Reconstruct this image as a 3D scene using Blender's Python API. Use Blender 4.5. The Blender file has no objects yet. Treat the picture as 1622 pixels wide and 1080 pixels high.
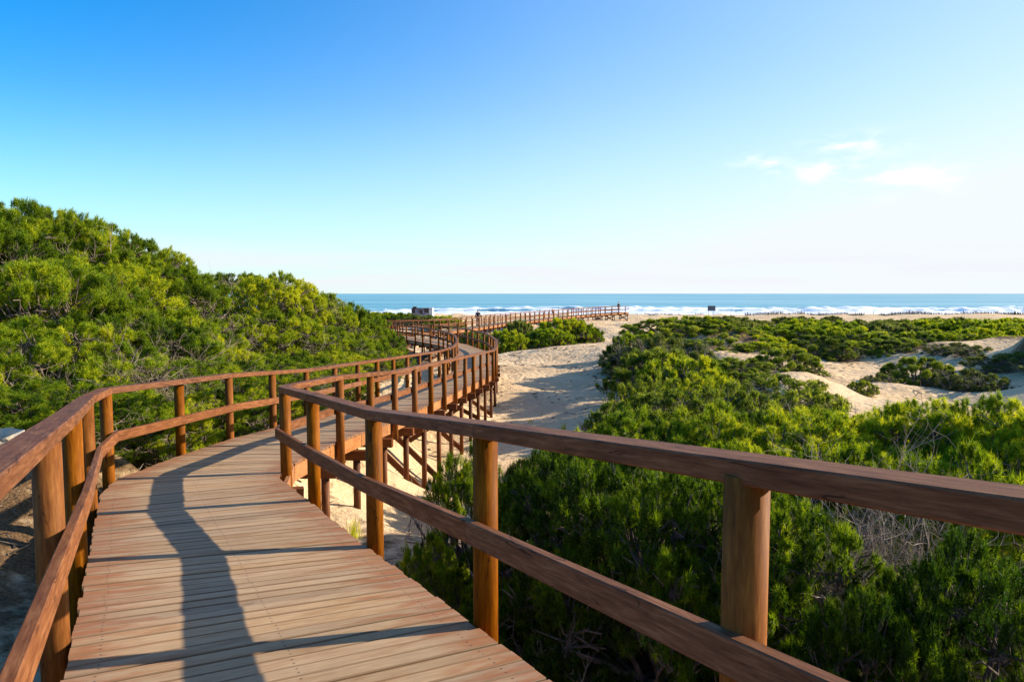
import bpy, math, random
import numpy as np
from mathutils import Vector, Matrix

R = math.radians
rng = np.random.default_rng(7)
random.seed(7)
scene = bpy.context.scene
COL = scene.collection

# ------------------------------------------------------------------ camera
F = 1100.0; CX = 811.0; CY = 540.0; CZ = 7.0          # photo pixels; sea level is z = 0
PITCH = math.atan(75.0 / F)
cam = bpy.data.cameras.new('camera')
cam.sensor_width = 36; cam.lens = F / 1622 * 36
cam.clip_start = 0.05; cam.clip_end = 90000
camo = bpy.data.objects.new('camera', cam); COL.objects.link(camo)
camo.location = (0, 0, CZ); camo.rotation_euler = (R(90) - PITCH, 0, 0)
scene.camera = camo

# ------------------------------------------------------------------ light
SUN_AZ, SUN_EL = R(75), R(21.5)                          # azimuth from +Y towards +X
sun = bpy.data.lights.new('sun', 'SUN'); sun.energy = 5.0; sun.angle = R(0.5); sun.color = (1.0, 0.88, 0.68)
suno = bpy.data.objects.new('sun', sun); COL.objects.link(suno)
sd = Vector((math.sin(SUN_AZ) * math.cos(SUN_EL), math.cos(SUN_AZ) * math.cos(SUN_EL), math.sin(SUN_EL)))
suno.rotation_euler = sd.to_track_quat('Z', 'Y').to_euler(); suno.location = (60, 20, 60)

world = bpy.data.worlds.new('World'); scene.world = world; world.use_nodes = True
wn = world.node_tree; wn.nodes.clear()
def N(nt, typ, **kw):
    n = nt.nodes.new(typ)
    for k, v in kw.items():
        if k == 'inp':
            for a, b in v.items(): n.inputs[a].default_value = b
        else: setattr(n, k, v)
    return n
def L(nt, a, b): nt.links.new(a, b)
sky = N(wn, 'ShaderNodeTexSky', sky_type='NISHITA'); sky.sun_disc = False
sky.sun_elevation = SUN_EL; sky.sun_rotation = SUN_AZ; sky.altitude = 0
sky.air_density = 1.0; sky.dust_density = 0.3; sky.ozone_density = 2.5
hs = N(wn, 'ShaderNodeHueSaturation', inp={'Saturation': 1.62, 'Value': 1.7}); L(wn, sky.outputs[0], hs.inputs['Color'])
cy = N(wn, 'ShaderNodeMix', data_type='RGBA', blend_type='MULTIPLY'); cy.inputs[0].default_value = 1; L(wn, hs.outputs[0], cy.inputs[6]); cy.inputs[7].default_value = (.12, 1.25, 1.36, 1)
tc = N(wn, 'ShaderNodeTexCoord')
sep = N(wn, 'ShaderNodeSeparateXYZ'); L(wn, tc.outputs['Generated'], sep.inputs[0])
def M_(nt, op, a, b=None, c=None, clamp=False):
    n = N(nt, 'ShaderNodeMath', operation=op); n.use_clamp = clamp
    for i, v in enumerate((a, b, c)):
        if v is None: continue
        if isinstance(v, (int, float)): n.inputs[i].default_value = v
        else: L(nt, v, n.inputs[i])
    return n.outputs[0]
def mapr(nt, v, a, b, c=0.0, d=1.0, smooth=False):
    n = N(nt, 'ShaderNodeMapRange'); n.clamp = True
    if smooth: n.interpolation_type = 'SMOOTHSTEP'
    L(nt, v, n.inputs[0])
    for i, x in enumerate((a, b, c, d)): n.inputs[i + 1].default_value = x
    return n.outputs[0]
# cloud coordinates: azimuth / elevation
az = M_(wn, 'ARCTAN2', sep.outputs[0], sep.outputs[1])
el = sep.outputs[2]
cmb = N(wn, 'ShaderNodeCombineXYZ'); L(wn, az, cmb.inputs[0]); L(wn, M_(wn, 'MULTIPLY', el, 3.2), cmb.inputs[1])
nz = N(wn, 'ShaderNodeTexNoise', inp={'Scale': 14.0, 'Detail': 7.0, 'Roughness': 0.55}); L(wn, cmb.outputs[0], nz.inputs['Vector'])
cmb2 = N(wn, 'ShaderNodeCombineXYZ'); L(wn, az, cmb2.inputs[0]); L(wn, M_(wn, 'MULTIPLY', el, 16.0), cmb2.inputs[1])
nz2 = N(wn, 'ShaderNodeTexNoise', inp={'Scale': 3.2, 'Detail': 5.0, 'Roughness': 0.55}); L(wn, cmb2.outputs[0], nz2.inputs['Vector'])
# a few small clouds to the right (az .3-.6 rad, el .11-.18) and a thin low bank above the horizon
PUFFS = [(.455, .186, .05, .012), (.425, .158, .055, .017), (.475, .150, .045, .018), (.355, .166, .022, .012), (.525, .138, .05, .016), (.325, .176, .02, .008)]
tot = None
for (pa, pe, ra, re) in PUFFS:
    dx = M_(wn, 'DIVIDE', M_(wn, 'SUBTRACT', az, pa), ra); dy = M_(wn, 'DIVIDE', M_(wn, 'SUBTRACT', el, pe), re)
    d2 = M_(wn, 'ADD', M_(wn, 'MULTIPLY', dx, dx), M_(wn, 'MULTIPLY', dy, dy))
    g = M_(wn, 'POWER', 2.718, M_(wn, 'MULTIPLY', d2, -0.9))
    tot = g if tot is None else M_(wn, 'MAXIMUM', tot, g)
puff = M_(wn, 'MULTIPLY', tot, mapr(wn, nz.outputs[0], .42, .70, 0, 1, True), clamp=True)
bank = M_(wn, 'MULTIPLY', mapr(wn, nz2.outputs[0], .36, .60, 0, 1, True), M_(wn, 'MULTIPLY', mapr(wn, el, .0, .015), mapr(wn, el, .03, .085, 1, 0, True)))
bankf = M_(wn, 'MULTIPLY', bank, .85)
# pale sea air: the sky whitens towards the horizon and towards the sun
sdot = M_(wn, 'ADD', M_(wn, 'MULTIPLY', sep.outputs[0], sd.x), M_(wn, 'ADD', M_(wn, 'MULTIPLY', sep.outputs[1], sd.y), M_(wn, 'MULTIPLY', sep.outputs[2], sd.z)))
hz = M_(wn, 'POWER', 2.718, M_(wn, 'MULTIPLY', M_(wn, 'POWER', M_(wn, 'DIVIDE', M_(wn, 'MAXIMUM', el, 0), mapr(wn, sdot, -.3, .4, .15, .225)), 1.8), -1.0))
sg = M_(wn, 'POWER', mapr(wn, sdot, -.3, 1.0), 2.6)
air = M_(wn, 'ADD', M_(wn, 'MULTIPLY', hz, .88), M_(wn, 'MULTIPLY', sg, .70), clamp=True)
am = N(wn, 'ShaderNodeMix', data_type='RGBA'); L(wn, air, am.inputs[0]); L(wn, cy.outputs[2], am.inputs[6]); am.inputs[7].default_value = (7.75, 8.25, 8.55, 1)
mx = N(wn, 'ShaderNodeMix', data_type='RGBA'); L(wn, bankf, mx.inputs[0]); L(wn, am.outputs[2], mx.inputs[6]); mx.inputs[7].default_value = (7.7, 7.9, 8.4, 1)
mx2 = N(wn, 'ShaderNodeMix', data_type='RGBA'); L(wn, M_(wn, 'MULTIPLY', puff, .95), mx2.inputs[0]); L(wn, mx.outputs[2], mx2.inputs[6]); mx2.inputs[7].default_value = (10.5, 10.2, 10.2, 1)
bg = N(wn, 'ShaderNodeBackground', inp={'Strength': 0.055}); L(wn, mx2.outputs[2], bg.inputs[0])
wo = N(wn, 'ShaderNodeOutputWorld'); L(wn, bg.outputs[0], wo.inputs[0])

scene.view_settings.view_transform = 'Standard'; scene.view_settings.look = 'None'
scene.view_settings.exposure = 1.1; scene.view_settings.gamma = 1.0
scene.render.engine = 'CYCLES'
scene.cycles.max_bounces = 6; scene.cycles.diffuse_bounces = 3; scene.cycles.transparent_max_bounces = 8

# ------------------------------------------------------------------ helpers
def unproj(u, v, d):
    """point at forward distance d (metres along +Y) seen at photo pixel u, v"""
    x = (u - CX) / F; z = -(v - CY) / F
    Y = math.cos(PITCH) + math.sin(PITCH) * z; Z = -math.sin(PITCH) + math.cos(PITCH) * z
    t = d / Y
    return (x * t, d, CZ + Z * t)

def tag(o, label=None, cat=None, group=None, kind=None):
    if label: o['label'] = label
    if cat: o['category'] = cat
    if group: o['group'] = group
    if kind: o['kind'] = kind
    return o
def empty(name, loc=(0, 0, 0), rz=0):
    o = bpy.data.objects.new(name, None); COL.objects.link(o); o.location = loc; o.rotation_euler = (0, 0, rz)
    o.empty_display_size = .2
    return o
def link(name, me, parent=None, loc=None):
    o = bpy.data.objects.new(name, me); COL.objects.link(o)
    if parent is not None: o.parent = parent
    if loc is not None: o.location = loc
    return o

class MB:
    def __init__(s): s.v = []; s.f = []; s.uv = []; s.t = []; s.sm = []
    def face(s, idx, uvs, tint, smooth=False):
        s.f.append(idx); s.uv.extend(uvs); s.t.extend([tint] * len(idx)); s.sm.append(smooth)
    def prism(s, ringA, ringB, tint=0.5, L_=None, smooth=False, cap=True):
        n = len(ringA); b = len(s.v); s.v += [tuple(p) for p in ringA] + [tuple(p) for p in ringB]
        if L_ is None: L_ = (Vector(ringA[0]) - Vector(ringB[0])).length
        u0 = tint * 37.0; per = 0; acc = [0]
        for i in range(n):
            per += (Vector(ringA[i]) - Vector(ringA[(i + 1) % n])).length; acc.append(per)
        for i in range(n):
            j = (i + 1) % n
            s.face([b + i, b + j, b + n + j, b + n + i], [(u0, acc[i] + tint * 11), (u0, acc[i + 1] + tint * 11), (u0 + L_, acc[i + 1] + tint * 11), (u0 + L_, acc[i] + tint * 11)], tint, smooth)
        if cap:
            s.face([b + i for i in range(n)][::-1], [(u0 + .3 * acc[i], 5 + tint) for i in range(n)], tint)
            s.face([b + n + i for i in range(n)], [(u0 + .3 * acc[i], 7 + tint) for i in range(n)], tint)
    def beam(s, p0, p1, w, h, tint=None, ch=.006, side=None, m0=None, m1=None):
        """w horizontal, h vertical; ends may be mitred: m0/m1 = horizontal across-vectors"""
        if tint is None: tint = random.random()
        p0 = Vector(p0); p1 = Vector(p1); d = (p1 - p0).normalized()
        sd_ = side or d.cross(Vector((0, 0, 1))).normalized()
        if abs(d.z) > .98: sd_ = Vector((1, 0, 0))
        up = sd_.cross(d).normalized()
        a, b = w / 2, h / 2; c = min(ch, a * .4, b * .4)
        prof = [(-a + c, -b), (a - c, -b), (a, -b + c), (a, b - c), (a - c, b), (-a + c, b), (-a, b - c), (-a, -b + c)]
        def ring(p, m):
            sv = sd_
            if m is not None: sv = m
            return [p + sv * x + up * y for x, y in prof]
        s.prism(ring(p0, m0), ring(p1, m1), tint, (p1 - p0).length)
    def cyl(s, p0, p1, r0, r1=None, n=16, tint=None, ch=.008):
        if tint is None: tint = random.random()
        r1 = r0 if r1 is None else r1
        p0 = Vector(p0); p1 = Vector(p1); d = (p1 - p0).normalized(); Lh = (p1 - p0).length
        q = d.to_track_quat('Z', 'Y').to_matrix(); ex, ey = q @ Vector((1, 0, 0)), q @ Vector((0, 1, 0))
        rg = lambda p, r: [p + ex * (r * math.cos(2 * math.pi * i / n)) + ey * (r * math.sin(2 * math.pi * i / n)) for i in range(n)]
        s.prism(rg(p0, r0), rg(p1, r1), tint, Lh, smooth=True)
    def build(s, name, mat, parent=None, loc=None):
        me = bpy.data.meshes.new(name); me.from_pydata(s.v, [], s.f)
        uvl = me.uv_layers.new(name='UVMap'); uvl.data.foreach_set('uv', np.array(s.uv, 'f').ravel())
        at = me.attributes.new('tint', 'FLOAT', 'CORNER'); at.data.foreach_set('value', np.array(s.t, 'f'))
        me.polygons.foreach_set('use_smooth', s.sm)
        me.materials.append(mat); me.update()
        return link(name, me, parent, loc)

def tri_mesh(name, V, tris, mat, tint=None, smooth=False, attrs=None):
    me = bpy.data.meshes.new(name); n = len(tris)
    me.vertices.add(len(V)); me.vertices.foreach_set('co', np.asarray(V, 'f').ravel())
    k = tris.shape[1]
    me.loops.add(n * k); me.loops.foreach_set('vertex_index', tris.astype('i').ravel())
    me.polygons.add(n); me.polygons.foreach_set('loop_start', np.arange(0, n * k, k, dtype='i')); me.polygons.foreach_set('loop_total', np.full(n, k, 'i'))
    if smooth: me.polygons.foreach_set('use_smooth', np.ones(n, bool))
    for nm, arr in (attrs or {}).items():
        a = me.attributes.new(nm, 'FLOAT', 'POINT'); a.data.foreach_set('value', np.asarray(arr, 'f'))
    me.materials.append(mat); me.update(); me.validate()
    return me

# ------------------------------------------------------------------ materials
def new_mat(name):
    m = bpy.data.materials.new(name); m.use_nodes = True; nt = m.node_tree
    return m, nt, nt.nodes['Principled BSDF']
def ramp(nt, fac, stops):
    r = N(nt, 'ShaderNodeValToRGB'); L(nt, fac, r.inputs[0]); e = r.color_ramp.elements
    while len(e) < len(stops): e.new(.5)
    for i, (p, c) in enumerate(stops): e[i].position = p; e[i].color = (*c, 1)
    return r.outputs[0]
def mixc(nt, fac, a, b, mode='MIX'):
    n = N(nt, 'ShaderNodeMix', data_type='RGBA', blend_type=mode)
    for i, v in ((0, fac), (6, a), (7, b)):
        if isinstance(v, (int, float)): n.inputs[i].default_value = v
        elif isinstance(v, tuple): n.inputs[i].default_value = (*v, 1)
        else: L(nt, v, n.inputs[i])
    return n.outputs[2]

def wood(name, dark, mid, light, rough=.5, grain=1.0, edge=None, gray=None, spec=.4, stain=(.05, .02, .01), tv=(.74, 1.22), planks=False, cracks=False):
    m, nt, p = new_mat(name)
    uv = N(nt, 'ShaderNodeUVMap', uv_map='UVMap')
    at = N(nt, 'ShaderNodeAttribute', attribute_name='tint')
    mp = N(nt, 'ShaderNodeMapping'); mp.inputs['Scale'].default_value = (1.6, 26 * grain, 1); L(nt, uv.outputs[0], mp.inputs[0])
    g = N(nt, 'ShaderNodeTexNoise', inp={'Scale': 3.0, 'Detail': 9.0, 'Roughness': .72, 'Distortion': .2}); L(nt, mp.outputs[0], g.inputs['Vector'])
    mp2 = N(nt, 'ShaderNodeMapping'); mp2.inputs['Scale'].default_value = (2.2, 7, 1); L(nt, uv.outputs[0], mp2.inputs[0])
    b = N(nt, 'ShaderNodeTexNoise', inp={'Scale': 1.1, 'Detail': 4.0, 'Roughness': .6}); L(nt, mp2.outputs[0], b.inputs['Vector'])
    col = ramp(nt, g.outputs[0], [(.32, dark), (.5, mid), (.68, light)])
    # blotches
    col = mixc(nt, mapr(nt, b.outputs[0], .42, .72, 0, .55, True), col, dark)
    # per board tint
    hv = N(nt, 'ShaderNodeHueSaturation'); L(nt, col, hv.inputs['Color'])
    L(nt, mapr(nt, at.outputs['Fac'], 0, 1, *tv), hv.inputs['Value']); L(nt, mapr(nt, M_(nt, 'FRACT', M_(nt, 'MULTIPLY', at.outputs['Fac'], 7.3)), 0, 1, .95, 1.06), hv.inputs['Saturation'])
    col = hv.outputs[0]
    # knots
    mk = N(nt, 'ShaderNodeMapping'); mk.inputs['Scale'].default_value = (3.0, 7.5, 1); L(nt, uv.outputs[0], mk.inputs[0])
    vo = N(nt, 'ShaderNodeTexVoronoi', inp={'Scale': 1.0, 'Randomness': 1.0}); L(nt, mk.outputs[0], vo.inputs['Vector'])
    kn = mapr(nt, vo.outputs['Distance'], .07, .17, 1, 0, True)
    pick = N(nt, 'ShaderNodeSeparateColor'); L(nt, vo.outputs['Color'], pick.inputs[0])
    kn = M_(nt, 'MULTIPLY', kn, M_(nt, 'GREATER_THAN', pick.outputs[0], .72))
    col = mixc(nt, M_(nt, 'MULTIPLY', kn, .75), col, stain)
    if edge:     # worn deck: boards keep their red stain towards their ends
        su = N(nt, 'ShaderNodeAttribute', attribute_name='endw')
        e_ = M_(nt, 'ADD', su.outputs['Fac'], M_(nt, 'MULTIPLY', M_(nt, 'SUBTRACT', b.outputs[0], .5), 1.3))
        col = mixc(nt, mapr(nt, e_, .46, 1.05, 0, .82, True), col, edge)
    if gray:
        col = mixc(nt, mapr(nt, b.outputs[0], .38, .6, .35, 0, True), col, gray)
    if cracks:   # drying cracks along the grain
        mc = N(nt, 'ShaderNodeMapping'); mc.inputs['Scale'].default_value = (1.1, 9, 1); L(nt, uv.outputs[0], mc.inputs[0])
        nc = N(nt, 'ShaderNodeTexNoise', inp={'Scale': 1.3, 'Detail': 3.0, 'Roughness': .5, 'Distortion': .2}); L(nt, mc.outputs[0], nc.inputs['Vector'])
        cr = M_(nt, 'MULTIPLY', mapr(nt, M_(nt, 'ABSOLUTE', M_(nt, 'SUBTRACT', nc.outputs[0], .5)), .003, .011, 1, 0), mapr(nt, b.outputs[0], .50, .58, 0, 1, True))
        col = mixc(nt, M_(nt, 'MULTIPLY', cr, .8), col, (.02, .008, .004))
    if planks:   # edge dirt doubling as painted gap shade, and two screws over each bearer
        ue = N(nt, 'ShaderNodeUVMap', uv_map='board'); se = N(nt, 'ShaderNodeSeparateXYZ'); L(nt, ue.outputs[0], se.inputs[0])
        ax = M_(nt, 'ABSOLUTE', M_(nt, 'SUBTRACT', se.outputs[1], .5))
        e2 = M_(nt, 'ADD', ax, M_(nt, 'MULTIPLY', M_(nt, 'SUBTRACT', g.outputs[0], .5), .12))
        col = mixc(nt, mapr(nt, e2, .445, .505, 0, .6, True), col, (.10, .055, .03))
        tot_ = None
        for px_ in (.07, .5, .93):
            for py_ in (.27, .73):
                dx_ = M_(nt, 'MULTIPLY', M_(nt, 'SUBTRACT', se.outputs[0], px_), 1.81); dy_ = M_(nt, 'MULTIPLY', M_(nt, 'SUBTRACT', se.outputs[1], py_), .11)
                dd_ = M_(nt, 'SQRT', M_(nt, 'ADD', M_(nt, 'MULTIPLY', dx_, dx_), M_(nt, 'MULTIPLY', dy_, dy_))); k_ = mapr(nt, dd_, .0045, .0075, 1, 0)
                tot_ = k_ if tot_ is None else M_(nt, 'MAXIMUM', tot_, k_)
        col = mixc(nt, M_(nt, 'MULTIPLY', tot_, .85), col, (.05, .035, .03))
    L(nt, col, p.inputs['Base Color'])
    p.inputs['Roughness'].default_value = rough; p.inputs['Specular IOR Level'].default_value = spec
    bm = N(nt, 'ShaderNodeBump', inp={'Strength': .35, 'Distance': .004}); L(nt, g.outputs[0], bm.inputs['Height']); L(nt, bm.outputs[0], p.inputs['Normal'])
    return m

WD = wood('deck_wood', (.23, .130, .066), (.40, .258, .145), (.53, .365, .215), rough=.65, edge=(.27, .092, .032), gray=(.31, .23, .15), spec=.18, stain=(.09, .045, .025), tv=(.78, 1.14), planks=True)
WR = wood('rail_wood', (.080, .028, .012), (.160, .062, .027), (.27, .125, .060), rough=.6, grain=.7, spec=.10, tv=(.85, 1.15), cracks=True)
WP = wood('post_wood', (.10, .030, .005), (.185, .060, .009), (.28, .105, .017), rough=.6, grain=.55, spec=.08, tv=(.88, 1.12), cracks=True)
WS = wood('support_wood', (.06, .020, .007), (.12, .039, .012), (.18, .065, .021), rough=.6, grain=.55, spec=.15)
WF = wood('fascia_wood', (.22, .080, .028), (.34, .145, .056), (.44, .205, .085), rough=.6, grain=.7, spec=.2)

def sand_mat():
    m, nt, p = new_mat('sand')
    geo = N(nt, 'ShaderNodeNewGeometry')
    n1 = N(nt, 'ShaderNodeTexNoise', inp={'Scale': .22, 'Detail': 5.0, 'Roughness': .6}); L(nt, geo.outputs['Position'], n1.inputs['Vector'])
    n2 = N(nt, 'ShaderNodeTexNoise', inp={'Scale': 2.6, 'Detail': 7.0, 'Roughness': .68}); L(nt, geo.outputs['Position'], n2.inputs['Vector'])
    n3 = N(nt, 'ShaderNodeTexNoise', inp={'Scale': 38.0, 'Detail': 3.0, 'Roughness': .7}); L(nt, geo.outputs['Position'], n3.inputs['Vector'])
    col = ramp(nt, n1.outputs[0], [(.35, (.56, .38, .215)), (.65, (.69, .505, .315))])
    # scattered litter: twigs and dry needles in patches
    lit = M_(nt, 'MULTIPLY', mapr(nt, n2.outputs[0], .56, .70, 0, 1, True), mapr(nt, n1.outputs[0], .40, .60, 0, .75, True))
    col = mixc(nt, lit, col, (.20, .13, .075))
    col = mixc(nt, mapr(nt, n3.outputs[0], .62, .72, 0, .45), col, (.22, .14, .085))
    # forest floor under the scrub plus painted ground shade (mask stored with the terrain)
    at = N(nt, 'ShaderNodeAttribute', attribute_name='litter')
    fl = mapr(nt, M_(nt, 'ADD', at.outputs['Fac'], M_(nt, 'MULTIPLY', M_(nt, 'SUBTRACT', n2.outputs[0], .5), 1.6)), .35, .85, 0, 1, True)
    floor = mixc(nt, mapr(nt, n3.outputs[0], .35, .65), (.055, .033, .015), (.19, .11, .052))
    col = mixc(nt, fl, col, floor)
    # wet beach
    sp = N(nt, 'ShaderNodeSeparateXYZ'); L(nt, geo.outputs['Position'], sp.inputs[0])
    L(nt, col, p.inputs['Base Color']); p.inputs['Roughness'].default_value = .95; p.inputs['Specular IOR Level'].default_value = .15
    vf = N(nt, 'ShaderNodeTexVoronoi', inp={'Scale': 2.4, 'Randomness': 1.0}); vf.feature = 'SMOOTH_F1'; vf.inputs['Smoothness'].default_value = .3; L(nt, geo.outputs['Position'], vf.inputs['Vector'])
    foot = mapr(nt, vf.outputs['Distance'], .12, .42, -.45, 0, True)
    hgt = M_(nt, 'ADD', foot, M_(nt, 'ADD', M_(nt, 'MULTIPLY', n2.outputs[0], 1.1), M_(nt, 'MULTIPLY', n3.outputs[0], .16)))
    bm = N(nt, 'ShaderNodeBump', inp={'Strength': .8, 'Distance': .16}); L(nt, hgt, bm.inputs['Height']); L(nt, bm.outputs[0], p.inputs['Normal'])
    return m
SAND = sand_mat()

def leaf_mat(name, a, b, c, trans=.35):
    """a dark mature needles, b mid, c fresh yellow green"""
    m, nt, p = new_mat(name)
    at = N(nt, 'ShaderNodeAttribute', attribute_name='tint')
    oi = N(nt, 'ShaderNodeObjectInfo')
    t = M_(nt, 'ADD', at.outputs['Fac'], mapr(nt, oi.outputs['Random'], 0, 1, -.16, .16))
    col = ramp(nt, t, [(.08, a), (.5, b), (.92, c)])
    p.inputs['Roughness'].default_value = .5; p.inputs['Specular IOR Level'].default_value = .2
    L(nt, col, p.inputs['Base Color'])
    tr = N(nt, 'ShaderNodeBsdfTranslucent')
    br = mixc(nt, 1.0, col, (1.6, 1.5, .7), 'MULTIPLY'); L(nt, br, tr.inputs['Color'])
    ms = N(nt, 'ShaderNodeMixShader', inp={0: trans}); L(nt, p.outputs[0], ms.inputs[1]); L(nt, tr.outputs[0], ms.inputs[2])
    L(nt, ms.outputs[0], nt.nodes['Material Output'].inputs[0])
    return m
PINE = leaf_mat('pine_needles', (.014, .042, .003), (.15, .235, .006), (.50, .50, .018), .45)
SCRUB = leaf_mat('scrub_leaves', (.035, .070, .010), (.20, .26, .022), (.50, .50, .05), .42)
OLIVE = leaf_mat('olive_leaves', (.035, .055, .014), (.13, .165, .03), (.27, .29, .06), .3)
def plain(name, col, rough=.7, noise=.0, scale=8, spec=.3, col2=None, metal=0):
    m, nt, p = new_mat(name); p.inputs['Roughness'].default_value = rough; p.inputs['Specular IOR Level'].default_value = spec; p.inputs['Metallic'].default_value = metal
    tcn = N(nt, 'ShaderNodeTexCoord'); n = N(nt, 'ShaderNodeTexNoise', inp={'Scale': scale, 'Detail': 6.0, 'Roughness': .65}); L(nt, tcn.outputs['Object'], n.inputs['Vector'])
    c2 = col2 or tuple(x * .55 for x in col)
    L(nt, mixc(nt, mapr(nt, n.outputs[0], .35, .68, 0, 1, True), col, c2), p.inputs['Base Color'])
    bm = N(nt, 'ShaderNodeBump', inp={'Strength': .4, 'Distance': .02}); L(nt, n.outputs[0], bm.inputs['Height']); L(nt, bm.outputs[0], p.inputs['Normal'])
    return m
BARK = plain('bark', (.17, .13, .10), .9, col2=(.07, .05, .038), scale=14)
DEAD = plain('dead_twigs', (.34, .27, .21), .85, col2=(.19, .135, .095), scale=6)
ROCK = plain('rock', (.52, .44, .33), .9, col2=(.30, .24, .17), scale=4)

# ------------------------------------------------------------------ boardwalk geometry data
# matched pairs of rail lines (right x,y / left x,y) and how far the deck lies below the camera
PAIRS = [((4.0, -4.3), (2.3, -5.23), .75, .72), ((2.13, -.75), (.44, -1.68), 1.20, 1.20), ((.67, 1.95), (-1.02, 1.02), 1.492, 1.46), ((-.137, 3.5), (-1.84, 2.57), 1.705, 1.62),
         ((-1.04, 5.16), (-2.78, 4.30), 1.915, 1.785), ((-1.93, 6.67), (-3.66, 5.85), 2.01, 1.97), ((-2.62, 7.90), (-4.30, 7.02), 2.12, 2.05), ((-2.78, 8.45), (-4.55, 7.75), 2.17, 2.10),
         ((-2.74, 9.4), (-4.62, 9.2), 2.22, 2.20), ((-2.66, 11.0), (-4.58, 11.1), 2.33, 2.33), ((-2.38, 14.0), (-4.32, 14.2), 2.60, 2.60), ((-1.50, 22.3), (-3.44, 22.5), 3.05, 3.05),
         ((-.79, 28.8), (-2.73, 29.0), 3.38, 3.38), ((-.68, 31.0), (-2.62, 31.2), 3.40, 3.40), ((-.80, 35.5), (-2.74, 35.0), 3.40, 3.40), ((-1.45, 41.0), (-3.32, 40.0), 3.40, 3.40), ((-3.0, 46.6), (-4.7, 45.2), 3.40, 3.40),
         ((-5.6, 51.8), (-7.1, 50.2), 3.40, 3.40), ((-8.6, 56.2), (-9.9, 54.6), 3.40, 3.40), ((-11.2, 59.2), (-12.6, 57.7), 3.40, 3.40)]
CEN4 = [(-13.2, 59.6), (-9.0, 61.2), (-6.2, 63.5), (-4.2, 69.0), (-1.2, 80.0), (3.2, 91.0), (8.2, 101.0), (13.9, 110.0), (18.5, 114.0)]
pairs4 = []
for i, c in enumerate(CEN4):
    a = Vector(CEN4[max(0, i - 1)]); b = Vector(CEN4[min(len(CEN4) - 1, i + 1)]); d = (b - a).normalized(); n = Vector((d.y, -d.x)) * .97
    H4 = 3.40 if i < 6 else 3.40 - .12 * (i - 5)
    pairs4.append(((c[0] + n.x, c[1] + n.y), (c[0] - n.x, c[1] - n.y), H4, H4))

class Walk:
    def __init__(s, pairs):
        s.R = [Vector((p[0][0], p[0][1], CZ - p[2])) for p in pairs]; s.Lf = [Vector((p[1][0], p[1][1], CZ - p[3])) for p in pairs]
        s.C = [(a + b) / 2 for a, b in zip(s.R, s.Lf)]
        s.S = [0.0]
        for i in range(1, len(s.C)): s.S.append(s.S[-1] + (s.C[i] - s.C[i - 1]).length)
        s.len = s.S[-1]
    def at(s, t):
        t = max(0, min(s.len - 1e-6, t)); i = max(j for j in range(len(s.S) - 1) if s.S[j] <= t); f = (t - s.S[i]) / (s.S[i + 1] - s.S[i])
        return s.R[i].lerp(s.R[i + 1], f), s.Lf[i].lerp(s.Lf[i + 1], f)
W1 = Walk(PAIRS); W4 = Walk(pairs4)

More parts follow.
